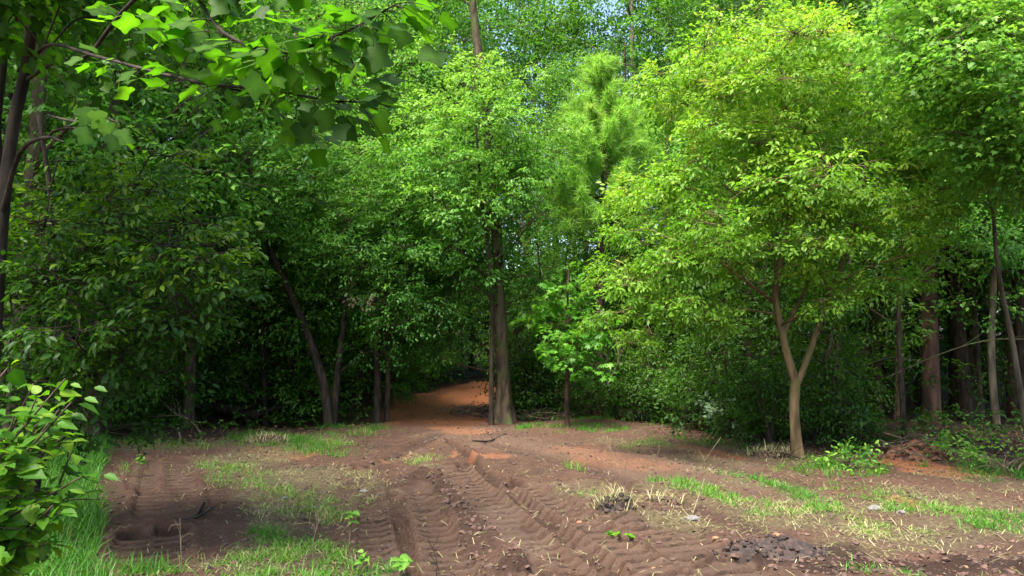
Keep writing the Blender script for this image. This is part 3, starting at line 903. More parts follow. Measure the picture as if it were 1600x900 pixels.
# ---- 8. shaded tree at the left, near
def left_tree():
    Y = 5.8; A = lambda x, y, d=0.0: at(x, y, Y + d)
    b = on_ground(60, 6.6, -.05)
    limbs = [([b, at(70, 600, 6.6), at(60, 480, 6.6), at(80, 330, 6.5), at(60, 180, 6.4)], 0.06, .015, 20, 8, .2),
             ([at(66, 560, 6.6), A(150, 500, .3), A(230, 420), A(300, 370, -.2)], .025, .006, 14, 6),
             ([at(60, 500, 6.6), A(140, 420, .2), A(200, 340), A(240, 290, -.2)], .025, .006, 14, 6),
             ([at(66, 580, 6.6), A(150, 560, .2), A(240, 540), A(310, 520, -.1)], .022, .005, 14, 6)]
    poly = [(-60, 330), (0, 300), (90, 280), (170, 262), (250, 265), (285, 320), (345, 345), (362, 420), (350, 470), (330, 520), (318, 560), (280, 590), (235, 620), (165, 650), (60, 640), (-60, 640)]
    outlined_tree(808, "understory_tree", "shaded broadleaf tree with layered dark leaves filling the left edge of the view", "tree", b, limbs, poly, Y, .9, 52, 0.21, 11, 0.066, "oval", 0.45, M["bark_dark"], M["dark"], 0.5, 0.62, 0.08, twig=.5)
left_tree()

# ---- 9. overhanging broad-lobed branch, upper left
def tulip_tree():
    T = Tree(909); r = T.r
    b = on_ground(-20, 4.9, -.05)
    Yt = 4.9
    T.limb([b, at(-12, 560, Yt), at(4, 330, Yt), at(22, 190, Yt), at(42, 100, Yt), at(50, 20, Yt), at(56, -120, Yt)], 0.05, .03, 26, 10, .2)
    T.limb([at(0, 345, Yt), at(30, 240, 4.7), at(70, 215, 4.4), at(100, 222, 4.1)], .02, .006, 10, 5)
    T.limb([at(4, 330, Yt), at(-6, 200, Yt), at(6, 80, 5.0), at(0, -40, 5.1)], .035, .02, 14, 8)
    L1 = T.limb([at(42, 110, Yt), at(75, 70, 4.4), at(150, 88, 3.9), at(240, 112, 3.5), at(330, 132, 3.1), at(410, 138, 2.9), at(500, 155, 2.75), at(560, 160, 2.65)], .012, .003, 26, 7)
    L2 = T.limb([at(42, 125, Yt), at(80, 100, 4.5), at(135, 88, 4.1), at(190, 20, 3.6), at(250, -30, 3.2), at(300, -10, 2.9), at(350, 52, 2.75), at(420, 80, 2.65), at(460, 80, 2.6), at(500, 66, 2.55), at(560, 40, 2.5), at(615, 8, 2.45)], .013, .003, 34, 7)
    L3 = T.limb([at(330, 132, 3.1), at(400, 150, 3.0), at(450, 190, 2.9), at(490, 215, 2.85)], .006, .003, 10, 5)
    L4 = T.limb([at(75, 180, 4.4), at(120, 190, 3.6), at(150, 180, 3.2), at(180, 190, 3.0)], .007, .003, 10, 5)
    L5 = T.limb([at(300, -10, 2.9), at(360, -30, 2.8), at(450, -20, 2.7), at(560, -30, 2.55), at(640, -20, 2.5)], .01, .004, 14, 5)
    pos, hd, nr, sz = [], [], [], []
    def leafat(p, hang, s, up=None):
        pos.append(p); hd.append(hang); nr.append(up if up is not None else np.array([r.normal(0, .45), r.normal(-.15, .4), 1.0])); sz.append(s)
    def along(L, n, f0, s=0.135, spread=.10):
        for k in range(n):
            f = f0 + (1 - f0) * (k + r.random()) / n
            p = L[min(len(L) - 1, int(f * len(L)))]
            d = np.array([r.uniform(-1, 1.2), r.uniform(-1, .6), r.uniform(-.75, .15)])
            d = norm(d); q = p + d * r.uniform(.05, spread + .07)
            T.br.tube(np.array([p, (p + q) / 2 + [0, 0, .01], q]), [.0018, .0015, .0012], 4)
            leafat(q, d + r.normal(0, .2, 3), s * r.uniform(.6, 1.15))
    along(L1, 84, .30, .118); along(L2, 124, .34, .118); along(L3, 12, .3, .11, .06); along(L4, 8, .5, .10, .05); along(L5, 60, .0, .115)
    for x, y in ((230, 30), (300, 60), (280, 20), (200, 15), (250, 80), (330, 100), (380, 30), (400, 110), (440, 130), (470, 40), (360, 80), (520, 120), (420, 20)):
        for k in range(5):
            p = at(x + r.normal(0, 22), y + r.normal(0, 14), 2.9 + r.normal(0, .2))
            leafat(p, np.array([r.uniform(-.8, 1), r.uniform(-1, .4), r.uniform(-.6, .2)]), .12 * r.uniform(.75, 1.2))
    # the few leaves that stand out
    leafat(at(656, 82, 2.45), np.array([1, -.1, -.22]), .13, np.array([-.3, -.8, .6]))
    for x, y in ((588, 128), (600, 150), (575, 165), (610, 120), (585, 100)):
        leafat(at(x - 12, y, 2.6), np.array([.9, -.3, r.uniform(-.5, .3)]), .105, np.array([r.uniform(-.3, .3), -.75, .7]))
    for x, y in ((478, 170), (505, 180), (540, 190), (470, 200), (590, 185)):
        leafat(at(x, y - 8, 2.75), np.array([.25, -.1, -1]), .12, np.array([r.uniform(-.5, .5), -.9, .3]))
    for x, y in ((128, 175), (150, 180), (165, 200), (172, 215), (128, 205)):
        leafat(at(x, y - 6, 3.0), np.array([.35, -.1, -1]), .105, np.array([r.uniform(-.5, .5), -.8, .5]))
    n = len(pos)
    put_leaves(T.crown, np.array(pos), np.array(hd), np.array(nr), np.array(sz) * .78, "tulip", .45 + r.normal(0, .2, n))
    # smaller leaves of the same tree further up around the trunk
    for k in range(24):
        c = at(r.uniform(-90, 300), r.uniform(-170, 28), 4.7 + r.uniform(-.6, .8))
        T.clump(c, (.4, .4, .25), 9, .09, "tulip", .4, .9, .2)
    for k in range(80):   # unseen clumps added overhead to shade the left side
        c = np.array([r.uniform(-7.0, -2.8), r.uniform(-1.6, 5.5), r.uniform(5.0, 8.0)])
        if 3.2 < c[1] + .49 * c[2] < 7.2: continue  # gap shaped to let sun reach the left grass
        T.clump(c, (.75, .75, .4), 22, .12, "simple", .4, 1.3, .1)
    T.finish("tulip_tree", b, "dark leaning trunk at upper left whose branch of broad lobed leaves overhangs the view", "tree", M["bark_dark"], M["tulip"])
tulip_tree()

# ---- 10. bush at the lower left, close to the camera
def near_bush():
    T = Tree(1010); r = T.r
    b = np.array([-2.3, 2.5, gz(-2.3, 2.5)])
    dxp = -48
    tips = [(60, 575, 2.6), (150, 592, 2.4), (160, 628, 2.4), (100, 640, 2.6), (40, 640, 2.3), (175, 745, 2.35), (120, 700, 2.6), (60, 700, 2.3), (10, 600, 2.5), (130, 790, 2.3), (80, 760, 2.5), (20, 760, 2.2), (90, 840, 2.3), (40, 850, 2.1), (10, 690, 2.1), (150, 680, 2.7), (0, 820, 2.0), (30, 560, 2.8), (110, 660, 2.5), (150, 760, 2.5), (60, 800, 2.3), (120, 850, 2.4), (100, 600, 2.6), (160, 705, 2.6), (70, 650, 2.4), (90, 730, 2.35), (140, 640, 2.6)]
    pos, hd, nr, sz = [], [], [], []
    for k, (x, y, Y) in enumerate(tips):
        e = at(x + dxp, y, Y)
        m = b + (e - b) * .5 + np.array([r.normal(0, .08), r.normal(0, .08), .18])
        P = spline([b + np.array([r.normal(0, .12), r.normal(0, .12), 0]), m, e], 22)
        T.limb(P[[0, 5, 10, 15, 21]], .011, .003, 22, 5, node=False)
        for j in range(6, 22):
            for s in range(3):
                if r.random() < .12: continue
                d = norm(np.array([r.normal(0.25, .8), r.normal(-.25, .7), r.uniform(-.45, .3)]))
                pos.append(P[j] + d * .02); hd.append(d); nr.append([r.normal(0, .4), r.normal(-.25, .35), 1]); sz.append(r.uniform(.05, .095))
        for q in range(8):   # side shoots
            j = r.integers(8, 20); d0 = norm(np.array([r.normal(.3, .8), r.normal(-.3, .7), r.uniform(-.1, .5)])); L = r.uniform(.1, .22)
            T.br.tube(np.array([P[j], P[j] + d0 * L * .5 + [0, 0, .01], P[j] + d0 * L]), [.003, .0025, .0015], 4)
            for s in range(6):
                d = norm(d0 * .6 + r.normal(0, .6, 3) * [1, 1, .5]); pos.append(P[j] + d0 * L * (s + 1) / 6); hd.append(d); nr.append([r.normal(0, .4), r.normal(-.25, .35), 1]); sz.append(r.uniform(.045, .085))
    for x, y, Y, s in ((165, 605, 2.4, .075), (150, 622, 2.4, .07), (128, 600, 2.4, .06), (180, 742, 2.35, .06), (128, 648, 2.4, .07)):
        pos.append(at(x - 18, y, Y)); hd.append([1, -.2, -.15]); nr.append([-.2, -.6, .8]); sz.append(s)
    n = len(pos)
    pos, hd, nr, sz = np.array(pos), np.array(hd), np.array(nr), np.array(sz) * r.uniform(.55, 1.0, n)
    tn = .45 + r.normal(0, .25, n); md = r.random(n) < .5
    put_leaves(T.crown, pos[md], hd[md], nr[md], sz[md], "broad", tn[md])
    put_leaves(T.crown, pos[~md], hd[~md], nr[~md], sz[~md] * 1.05, "oval", tn[~md])
    T.finish("bush", b, "leafy light green bush at the lower left with big oval leaves close by", "bush", M["bark"], M["bush"])
near_bush()

# ---- 11. upper right tree with larger leaves
def right_tree():
    Y = 8.0; A = lambda x, y, d=0.0: at(x, y, Y + d)
    b = on_ground(1760, 8.6, -.05)
    limbs = [([b, at(1750, 500, 8.6), at(1720, 250, 8.5), at(1690, 20, 8.4), at(1670, -150, 8.4)], .12, .05, 24, 10, .2),
             ([at(1740, 350, 8.6), A(1650, 250, .2), A(1560, 200, -.1), A(1480, 150, -.3)], .04, .008, 14, 6),
             ([at(1710, 180, 8.5), A(1620, 80, .2), A(1520, 30, 0), A(1430, 10, -.2)], .04, .008, 14, 6)]
    poly = [(1400, -60), (1410, 20), (1395, 60), (1400, 120), (1440, 170), (1480, 205), (1530, 225), (1500, 255), (1540, 285), (1620, 300), (1720, 300), (1720, -80)]
    outlined_tree(1111, "gum_tree", "tree at the upper right whose large lobed leaves slope in over the clearing", "tree", b, limbs, poly, Y, 1.0, 34, 0.26, 15, 0.064, "star", 0.72, M["bark_pale"], M["bright"], 0.45, .75, 0.12)
right_tree()

# ---- 12. leaning slim tree at the right edge
def lean_tree():
    Y = 10.2; A = lambda x, y, d=0.0: at(x, y, Y + d)
    b = on_ground(1602, Y, -.05)
    limbs = [([b, A(1592, 600), A(1583, 540), A(1568, 470), A(1557, 400), A(1550, 320), A(1532, 260), A(1505, 190, .2), A(1480, 120, .3)], .046, .009, 34, 9, .25),
             ([A(1553, 340), A(1560, 300, -.2), A(1590, 270, -.3)], .015, .005, 8, 5)]
    poly = [(1440, 90), (1500, 110), (1540, 170), (1620, 220), (1640, 330), (1560, 320), (1500, 280), (1450, 220), (1420, 150)]
    outlined_tree(1212, "leaning_tree", "slim leaning tree with a curved smooth trunk at the right edge of the view", "tree", b, limbs, poly, Y, .8, 48, 0.38, 16, 0.09, "oval", 0.5, M["bark_pale"], M["bright"], .5, .9, .05)
lean_tree()

def edge_tree():
    Y = 12.9; A = lambda x, y, d=0.0: at(x, y, Y + d)
    b = on_ground(1406, Y, -.05)
    limbs = [([b, A(1408, 600), A(1404, 500), A(1412, 400), A(1420, 300)], .05, .015, 20, 7, .2), ([A(1406, 470), A(1450, 420, -.2), A(1520, 390, -.3)], .02, .006, 8, 5), ([A(1408, 430), A(1370, 390, .2), A(1330, 370, .3)], .02, .006, 8, 5)]
    poly = [(1320, 300), (1420, 270), (1520, 270), (1620, 300), (1620, 420), (1560, 440), (1500, 400), (1440, 380), (1400, 430), (1330, 420)]
    outlined_tree(1515, "slim_tree", "slim tree whose loose leaves hang before the reddish pine trunks", "tree", b, limbs, poly, Y, .9, 46, .36, 14, .085, "oval", .42, M["bark_dark"], M["green"], .42, .9, .1)
edge_tree()

# ------------------------------------------------------------------ woods behind: model trees, then copies
def model_hardwood(seed, H, cb, R, leafm, wood, nclump, leaf, nspr, tr=.18, kind="simple", name="hardwood_tree"):
    T = Tree(seed); r = T.r
    bend = r.normal(0, .35, 2)
    T.limb([(0, 0, -.15), (bend[0] * .2, bend[1] * .2, H * .25), (bend[0] * .6, bend[1] * .5, H * .5), (bend[0], bend[1], H * .8), (bend[0] * 1.2, bend[1] * 1.1, H * .97)], tr, .03, 26, 9, .4)
    for k in range(9):
        z = H * (cb + (0.92 - cb) * (k + r.random()) / 9); a = r.uniform(0, 6.28); u = (z / H - cb) / (1 - cb)
        L = R * (.5 + .5 * math.sin(PI * min(1, .15 + u * .8))) * .75
        s = np.array(T.np[int(np.argmin(np.abs(np.array(T.np)[:26, 2] - z)))])
        T.limb([s, s + np.array([math.cos(a) * L * .5, math.sin(a) * L * .5, L * .35]), s + np.array([math.cos(a) * L, math.sin(a) * L, L * .6])], tr * .35, .015, 10, 5)
    for k in range(nclump):
        u = r.random() ** .85; z = H * (cb + (1.02 - cb) * u)
        rr = R * (0.35 + .65 * math.sin(PI * min(1, .18 + u * .78))) * math.sqrt(r.uniform(.05, 1))
        a = r.uniform(0, 6.28); c = np.array([math.cos(a) * rr + bend[0] * u, math.sin(a) * rr + bend[1] * u, z])
        q = r.uniform(.55, 1.0) * R * .25
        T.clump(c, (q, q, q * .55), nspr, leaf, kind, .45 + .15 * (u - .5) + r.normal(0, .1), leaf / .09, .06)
    o = T.finish(name, (0, 0, 0), "x", "tree", wood, leafm)
    return o

def model_pine(seed, H, cb, R):
    T = Tree(seed); r = T.r
    T.limb([(0, 0, -.15), (r.normal(0, .1), r.normal(0, .1), H * .4), (r.normal(0, .2), r.normal(0, .2), H)], .15, .04, 24, 10, .25)
    P = np.array(T.np)
    for k in range(34):   # dead stubs below, needled limbs above
        z = H * (.12 + .88 * (k + r.random()) / 34); s = P[int(np.argmin(np.abs(P[:, 2] - z)))]; a = r.uniform(0, 6.28)
        live = z > H * cb
        L = (R * (1.15 - .8 * (z / H - cb) / (1 - cb)) if live else r.uniform(.4, 1.3)) * r.uniform(.7, 1.1)
        e = s + np.array([math.cos(a) * L, math.sin(a) * L, L * (.25 if live else r.uniform(-.25, .15))])
        pts = spline([s, (s + e) / 2 + r.normal(0, .08, 3), e], 7); T.br.tube(pts, np.linspace(.03 if live else .014, .006, 7), 4)
        if live:
            for q in range(7):
                p = pts[min(6, 2 + q)] + r.normal(0, .22, 3); n = 60
                d = norm(r.normal(0, 1, (n, 3)) + [0, 0, .3]); st = p + r.normal(0, .08, (n, 3)); ee = st + d * .26
                sd = norm(np.cross(d, r.normal(0, 1, (n, 3)))) * .009
                T.crown.add(np.stack([st - sd, st + sd, ee], 1).reshape(-1, 3), np.arange(n * 3).reshape(-1, 3), None, np.repeat(np.clip(.5 + r.normal(0, .2, n), 0, 1), 3))
    return T.finish("pine_tree", (0, 0, 0), "x", "pine tree", M["bark_pine"], M["needle_dark"])

def model_understory(seed, H, R, leafm, leaf, nclump, nspr, kind="oval", wood=None):
    T = Tree(seed); r = T.r
    for s in range(2 if seed % 2 else 3):
        a = r.uniform(0, 6.28)
        T.limb([(0, 0, -.1), (math.cos(a) * R * .15, math.sin(a) * R * .15, H * .35), (math.cos(a) * R * .4, math.sin(a) * R * .4, H * .85)], .03 + H * .005, .012, 14, 6, .2)
    for k in range(nclump):
        u = r.random(); z = H * (.08 + .92 * u); rr = R * math.sqrt(r.uniform(.03, 1)) * (1 - .45 * u); a = r.uniform(0, 6.28)
        q = r.uniform(.3, .5) * (R / 1.6) ** .5
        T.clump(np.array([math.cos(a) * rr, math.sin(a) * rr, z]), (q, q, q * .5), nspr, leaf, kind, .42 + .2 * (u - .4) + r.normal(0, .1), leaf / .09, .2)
    return T.finish("understory_tree", (0, 0, 0), "x", "tree", wood or M["bark_dark"], leafm)

MOD = {
    "hwA": model_hardwood(21, 17, .30, 3.6, M["canopy"], M["bark_grey"], 130, .17, 14, .2),
    "hwB": model_hardwood(22, 20, .38, 4.0, M["canopy"], M["bark_grey"], 100, .18, 15, .2),
    "hwC": model_hardwood(23, 12, .22, 3.0, M["green"], M["bark"], 80, .12, 13, .14),
    "hwD": model_hardwood(24, 11, .16, 3.0, M["bright"], M["bark"], 95, .12, 14, .12),
    "hwE": model_hardwood(25, 16, .2, 3.4, M["bright"], M["bark_grey"], 150, .13, 14, .17),
    "hwF": model_hardwood(26, 15, .2, 3.3, M["canopy"], M["bark_dark"], 150, .13, 14, .17),
    "pinA": model_pine(31, 17, .55, 2.2), "pinB": model_pine(32, 19, .62, 2.0),
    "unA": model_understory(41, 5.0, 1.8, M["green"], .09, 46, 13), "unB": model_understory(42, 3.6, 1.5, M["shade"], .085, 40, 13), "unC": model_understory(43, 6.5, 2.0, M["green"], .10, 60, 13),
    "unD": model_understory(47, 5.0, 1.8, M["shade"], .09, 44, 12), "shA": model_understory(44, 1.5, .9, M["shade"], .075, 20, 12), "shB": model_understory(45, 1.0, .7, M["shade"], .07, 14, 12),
}
used = set()
def place(key, x, y, label, group, s=1.0, rz=None):
    rz = random.uniform(0, 6.28) if rz is None else rz
    s = s * random.uniform(.92, 1.08)
    p = (x, y, gz(x, y))
    o = MOD[key]
    if key not in used:
        used.add(key); o.location = p; o.rotation_euler = (0, 0, rz); o.scale = (s, s, s); o["label"] = label; o["group"] = group
        return o
    return dup(o, p, rz, s, label, group)
def px_x(px, Y): return (px - 800) / F0 * Y

# tall hardwoods in the open middle (sky shows between)
for px, Y, k, s, lab in ((820, 34, "hwB", .95, "tall hardwood between the bright pointed tree and the young pine, against the sky"), (930, 26, "hwF", .72, "dark leafy hardwood right behind the young pine"), (1040, 33, "hwB", .95, "tall hardwood just right of the young pine, against the sky"), (735, 31, "hwB", 1.0, "tall pale-trunked hardwood rising behind the bright pointed tree"), (995, 30, "hwB", 1.05, "tall hardwood with a grey trunk rising behind the young pine"), (870, 38, "hwA", 1.1, "tall thin-crowned hardwood against the sky between bright tree and pine"),
                         (1110, 36, "hwA", 1.0, "tall hardwood against the sky between the pine and the yellow-green tree")):
    place(k, px_x(px, Y), Y, lab, "tall hardwoods against the sky", s)
for px, Y, k in ((640, 26, "hwE"), (560, 24, "hwE"), (690, 32, "hwE"), (450, 25, "hwE"), (350, 22, "hwE"), (240, 24, "hwE"), (130, 20, "hwE"), (20, 24, "hwE"), (-90, 15, "hwE"), (290, 16.5, "hwD"), (10, 11.5, "hwD")):
    place(k, px_x(px, Y), Y, "light green hardwood in the wall of leaves left of the young pine", "light hardwoods left of the pine")
for px, Y, k, s in ((1150, 27, "hwF", 1.0), (1260, 22, "hwF", .95), (1360, 18, "hwF", .9), (1450, 24, "hwF", 1.0), (1540, 20, "hwE", 1.0), (1505, 15.8, "hwF", .95), (1600, 14.6, "hwF", .9), (1440, 17.5, "hwF", .95), (1640, 16, "hwE", 1.0), (1400, 15.5, "hwD", .9)):
    place(k, px_x(px, Y), Y, "leafy hardwood in the wall of leaves right of the young pine", "leafy hardwoods right of the pine", s)
g = "hardwoods at the back of the clearing"
for px, Y, k in ((150, 12.5, "hwC"), (300, 15.5, "hwD"), (30, 10.5, "hwC"), (420, 19, "hwD"), (560, 20, "hwD"), (230, 18, "hwC"), (60, 15, "hwC"), (200, 17, "hwC"), (330, 20, "hwC"), (480, 22, "hwC"), (600, 25, "hwA"), (-80, 20, "hwA"), (120, 26, "hwA"), (280, 29, "hwB"), (430, 31, "hwA"), (560, 34, "hwB"), (40, 35, "hwB"), (-200, 28, "hwB")):
    place(k, px_x(px, Y), Y, "leafy hardwood in the shaded wood left of the path", "hardwoods left of the path")
for px, Y, k in ((1200, 24, "hwC"), (1290, 19, "hwC"), (1400, 21, "hwC"), (1520, 17, "hwC"), (1640, 20, "hwC"), (1240, 33, "hwA"), (1350, 28, "hwA"), (1480, 30, "hwB"), (1600, 27, "hwA"), (1720, 24, "hwB"), (1160, 40, "hwB"), (1420, 38, "hwB"), (1580, 40, "hwA")):
    place(k, px_x(px, Y), Y, "leafy hardwood in the dark wood behind the yellow-green tree", "hardwoods behind the yellow-green tree")
for px, Y, k, s in ((830, 24, "hwD", .75), (1030, 22, "hwD", .72), (640, 24, "hwD", .85), (680, 27, "hwD", .9), (900, 30, "hwC", .9), (1080, 28, "hwC", .85), (760, 27, "hwC", .8)):
    place(k, px_x(px, Y), Y, "lower hardwood in the wood behind the sapling and young pine", "hardwoods behind the sapling", s)
# pines with bare reddish trunks on the right
for px, Y, k, s, lab in ((1450, 14.6, "pinA", 1.05, "pine with the thickest reddish bare trunk in the right-hand wood"), (1366, 16.5, "pinB", .75, "slim pine trunk between the yellow-green tree and the thick reddish pine"), (1486, 18.0, "pinB", .9, "dark pine trunk just beyond the thick reddish pine")):
    place(k, px_x(px, Y), Y, lab, "pine trunks in the wood on the right", s)
for px, Y, k, s in ((1515, 22, "pinA", .8), (1405, 22, "pinB", .8), (1575, 16, "pinB", .7), (1620, 23, "pinA", .9), (1540, 26, "pinB", .9), (1335, 24, "pinA", .8), (1460, 27, "pinA", .9), (1300, 27, "pinB", .85), (1430, 19, "pinB", .6), (1650, 17, "pinA", .9), (1595, 30, "pinB", 1), (1220, 26, "pinB", .8), (1120, 24, "pinA", .8), (1170, 19, "pinB", .7)):
    place(k, px_x(px, Y), Y, "slim straight pine trunk deep in the dark wood on the right", "slim pines deep in the right wood", s)
for px, Y, k, s in ((700, 33, "pinB", .6), (735, 30, "pinB", .5), (760, 34, "pinA", .6), (722, 37, "pinA", .7), (980, 26, "pinB", .6), (860, 29, "pinB", .6)):
    place(k, px_x(px, Y), Y, "thin straight trunk far down the wood beyond the path", "thin trunks beyond the path", s)
# pale slim trunk
T = Tree(1313); b = on_ground(1549, 14.0, -.05)
T.limb([b, at(1549, 560, 14), at(1552, 450, 14), at(1556, 330, 14), at(1556, 200, 14.2), at(1560, 60, 14.2)], .07, .035, 24, 9, .2)
for k in range(14): T.clump(at(1550 + T.r.uniform(-90, 90), T.r.uniform(60, 330), 14 + T.r.uniform(-.8, .8)), (.5, .5, .28), 18, .09, "oval", .45, .9)
T.finish("slim_tree", b, "slim pale-barked straight trunk beside the leaning tree on the right", "tree", M["bark_pale"], M["green"])

# understory
def scatter(keys, spots, label, group, smin=.8, smax=1.15):
    for px, Y in spots:
        place(random.choice(keys), px_x(px, Y), Y, label, group, random.uniform(smin, smax))
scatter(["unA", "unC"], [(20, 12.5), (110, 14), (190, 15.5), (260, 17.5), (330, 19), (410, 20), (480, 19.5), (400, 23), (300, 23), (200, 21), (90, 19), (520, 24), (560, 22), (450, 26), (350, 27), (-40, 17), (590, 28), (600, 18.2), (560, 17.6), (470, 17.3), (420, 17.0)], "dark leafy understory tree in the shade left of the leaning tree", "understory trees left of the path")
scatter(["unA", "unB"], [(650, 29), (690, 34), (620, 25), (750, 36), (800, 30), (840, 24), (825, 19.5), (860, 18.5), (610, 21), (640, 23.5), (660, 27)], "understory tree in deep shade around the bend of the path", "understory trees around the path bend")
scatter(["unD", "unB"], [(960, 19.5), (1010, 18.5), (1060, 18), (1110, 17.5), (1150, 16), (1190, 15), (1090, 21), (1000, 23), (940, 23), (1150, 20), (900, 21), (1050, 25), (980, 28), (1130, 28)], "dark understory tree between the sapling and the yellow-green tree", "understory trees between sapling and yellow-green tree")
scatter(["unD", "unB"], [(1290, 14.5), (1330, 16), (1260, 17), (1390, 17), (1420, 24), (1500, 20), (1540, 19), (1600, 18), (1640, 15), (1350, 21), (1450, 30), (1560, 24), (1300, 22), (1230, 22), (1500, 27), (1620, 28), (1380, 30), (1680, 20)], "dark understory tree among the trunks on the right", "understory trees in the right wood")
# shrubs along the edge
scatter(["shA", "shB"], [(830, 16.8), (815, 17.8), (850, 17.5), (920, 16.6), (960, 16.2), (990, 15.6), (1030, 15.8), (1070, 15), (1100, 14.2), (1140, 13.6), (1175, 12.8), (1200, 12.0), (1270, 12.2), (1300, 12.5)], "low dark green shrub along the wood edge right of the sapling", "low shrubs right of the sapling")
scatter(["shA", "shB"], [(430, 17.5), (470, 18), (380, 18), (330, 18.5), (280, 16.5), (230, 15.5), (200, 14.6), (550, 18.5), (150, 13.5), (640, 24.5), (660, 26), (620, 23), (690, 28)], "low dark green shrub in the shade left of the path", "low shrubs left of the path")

for key in list(MOD):
    if key not in used:
        for ch in list(MOD[key].children): bpy.data.objects.remove(ch)
        bpy.data.objects.remove(MOD.pop(key))

# out past the left of the view: trees that shade the left side
for x, y, k in ((-11, 6, "hwA"), (-13, 13, "hwB")):
    place(k, x, y, "leafy hardwood in the shaded wood left of the path", "hardwoods left of the path")

# pale-leaved broken shrubs on the right edge
def pale_shrub(seed, px, py, w, h, label, leafm="pale", leaf=.11, n=26):
    T = Tree(seed); r = T.r; b = base_of(px, py)
    for k in range(n):
        e = b + np.array([r.uniform(-w, w), r.uniform(-.3, .3), r.uniform(.15, 1) * h])
        P = spline([b + [r.normal(0, .08), r.normal(0, .08), -.03], (b + e) / 2 + [0, 0, .08], e], 8)
        T.limb(P[[0, 3, 7]], .008, .003, 8, 4, node=False)
        put_sprays(T.crown, np.array([P[5], P[7]]), np.tile(e - b, (2, 1)) + r.normal(0, .2, (2, 3)), .7, leaf, "oval", .5 + r.normal(0, .2), r)
    return T.finish("shrub", b, label, "shrub", M["stick"], M[leafm])
pale_shrub(1, 1045, 655, .62, .75, "shrub with pale upturned leaves beside the dark wood right of the sapling", n=22)
pale_shrub(2, 1140, 682, .32, .55, "small broken shrub with whitish leaves left of the yellow-green tree", n=14)
pale_shrub(3, 1190, 690, .3, .75, "upright fresh green shrub just left of the forked tan trunk", "green", .10, 16)
pale_shrub(4, 1500, 722, .30, .25, "low fresh green plant beside the orange soil heap", "bright", .07, 14)
pale_shrub(5, 1570, 740, .6, .26, "low bright green patch of plants at the right edge of the clearing", "bright", .055, 22)
pale_shrub(6, 1325, 732, .40, .17, "low bright green plant at the foot of the dark shrubs right of the forked trunk", "bright", .07, 22)

# ------------------------------------------------------------------ distant woods and floor cover
def distant_woods():
    b = Buf(); r = np.random.default_rng(77)
    n = 3600
    P = np.stack([r.uniform(-75, 75, n), r.uniform(44, 62, n), np.zeros(n)], 1)
    top = 6.0 + 9 * smooth(8, 26, np.abs(P[:, 0] - 2))
    P[:, 2] = macro(P[:, 0], P[:, 1]) + top * r.random(n) ** .8
    for c in P:
        m = 1
        pp, h = clump_sprays(c, (1.6, 1.6, 1.0), 5, r)
        put_sprays(b, pp, h, 3.2, .38, "simple", .4 + r.normal(0, .15), r)
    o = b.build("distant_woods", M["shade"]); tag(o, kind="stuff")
distant_woods()

def floor_cover():
    r = np.random.default_rng(78); b = Buf()
    n = 5200
    Y = 11 + 34 * r.random(n) ** 1.3; x = r.uniform(-1, 1, n) * (Y * .85 + 2)
    ok = (poly_sd(x, Y, CLEAR) > .25) & (path_mask(x, Y) > 1.5) & (fbm(x * .6, Y * .6, 4, 3) > .40)
    x, Y = x[ok], Y[ok]
    P = np.stack([x, Y, ground_h(x, Y) + r.uniform(.03, .35, len(x))], 1)
    put_sprays(b, P, np.stack([r.normal(0, 1, len(x)), r.normal(0, 1, len(x)), r.uniform(.1, .8, len(x))], 1), .7, .075, "oval", .4, r)
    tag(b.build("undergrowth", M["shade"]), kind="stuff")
    b = Buf(); n = 26000
    Y = 9 + 30 * r.random(n) ** 1.6; x = r.uniform(-1, 1, n) * (Y * .8 + 2)
    sd = poly_sd(x, Y, CLEAR)
    ok = (sd > -.4) & ((path_mask(x, Y) > 1.2) | (r.random(n) < .16))
    x, Y = x[ok], Y[ok]; n = len(x)
    P = np.stack([x, Y, ground_h(x, Y) + .012], 1)
    put_leaves(b, P, np.stack([r.normal(0, 1, n), r.normal(0, 1, n), r.normal(0, .25, n)], 1), np.stack([r.normal(0, .4, n), r.normal(0, .4, n), np.ones(n)], 1), r.uniform(.05, .11, n), "simple", r.uniform(0, 1, n))
    n = 4200                                             # bark crumbs and dead leaves trodden into the clearing
    Y = 5 + 10 * r.random(n) ** 1.25; x = r.uniform(-.8, .95, n) * Y * .8
    ok = (poly_sd(x, Y, CLEAR) < 0) & (fbm(x * 1.1, Y * 1.1, 58, 3) > .36)
    x, Y = x[ok], Y[ok]; n = len(x)
    put_leaves(b, np.stack([x, Y, ground_h(x, Y) + .006], 1), np.stack([r.normal(0, 1, n), r.normal(0, 1, n), r.normal(0, .2, n)], 1), np.stack([r.normal(0, .35, n), r.normal(0, .35, n), np.ones(n)], 1), r.uniform(.012, .05, n), "simple", r.uniform(-.2, 1, n))
    tag(b.build("leaf_litter", M["litter"]), kind="stuff")
floor_cover()

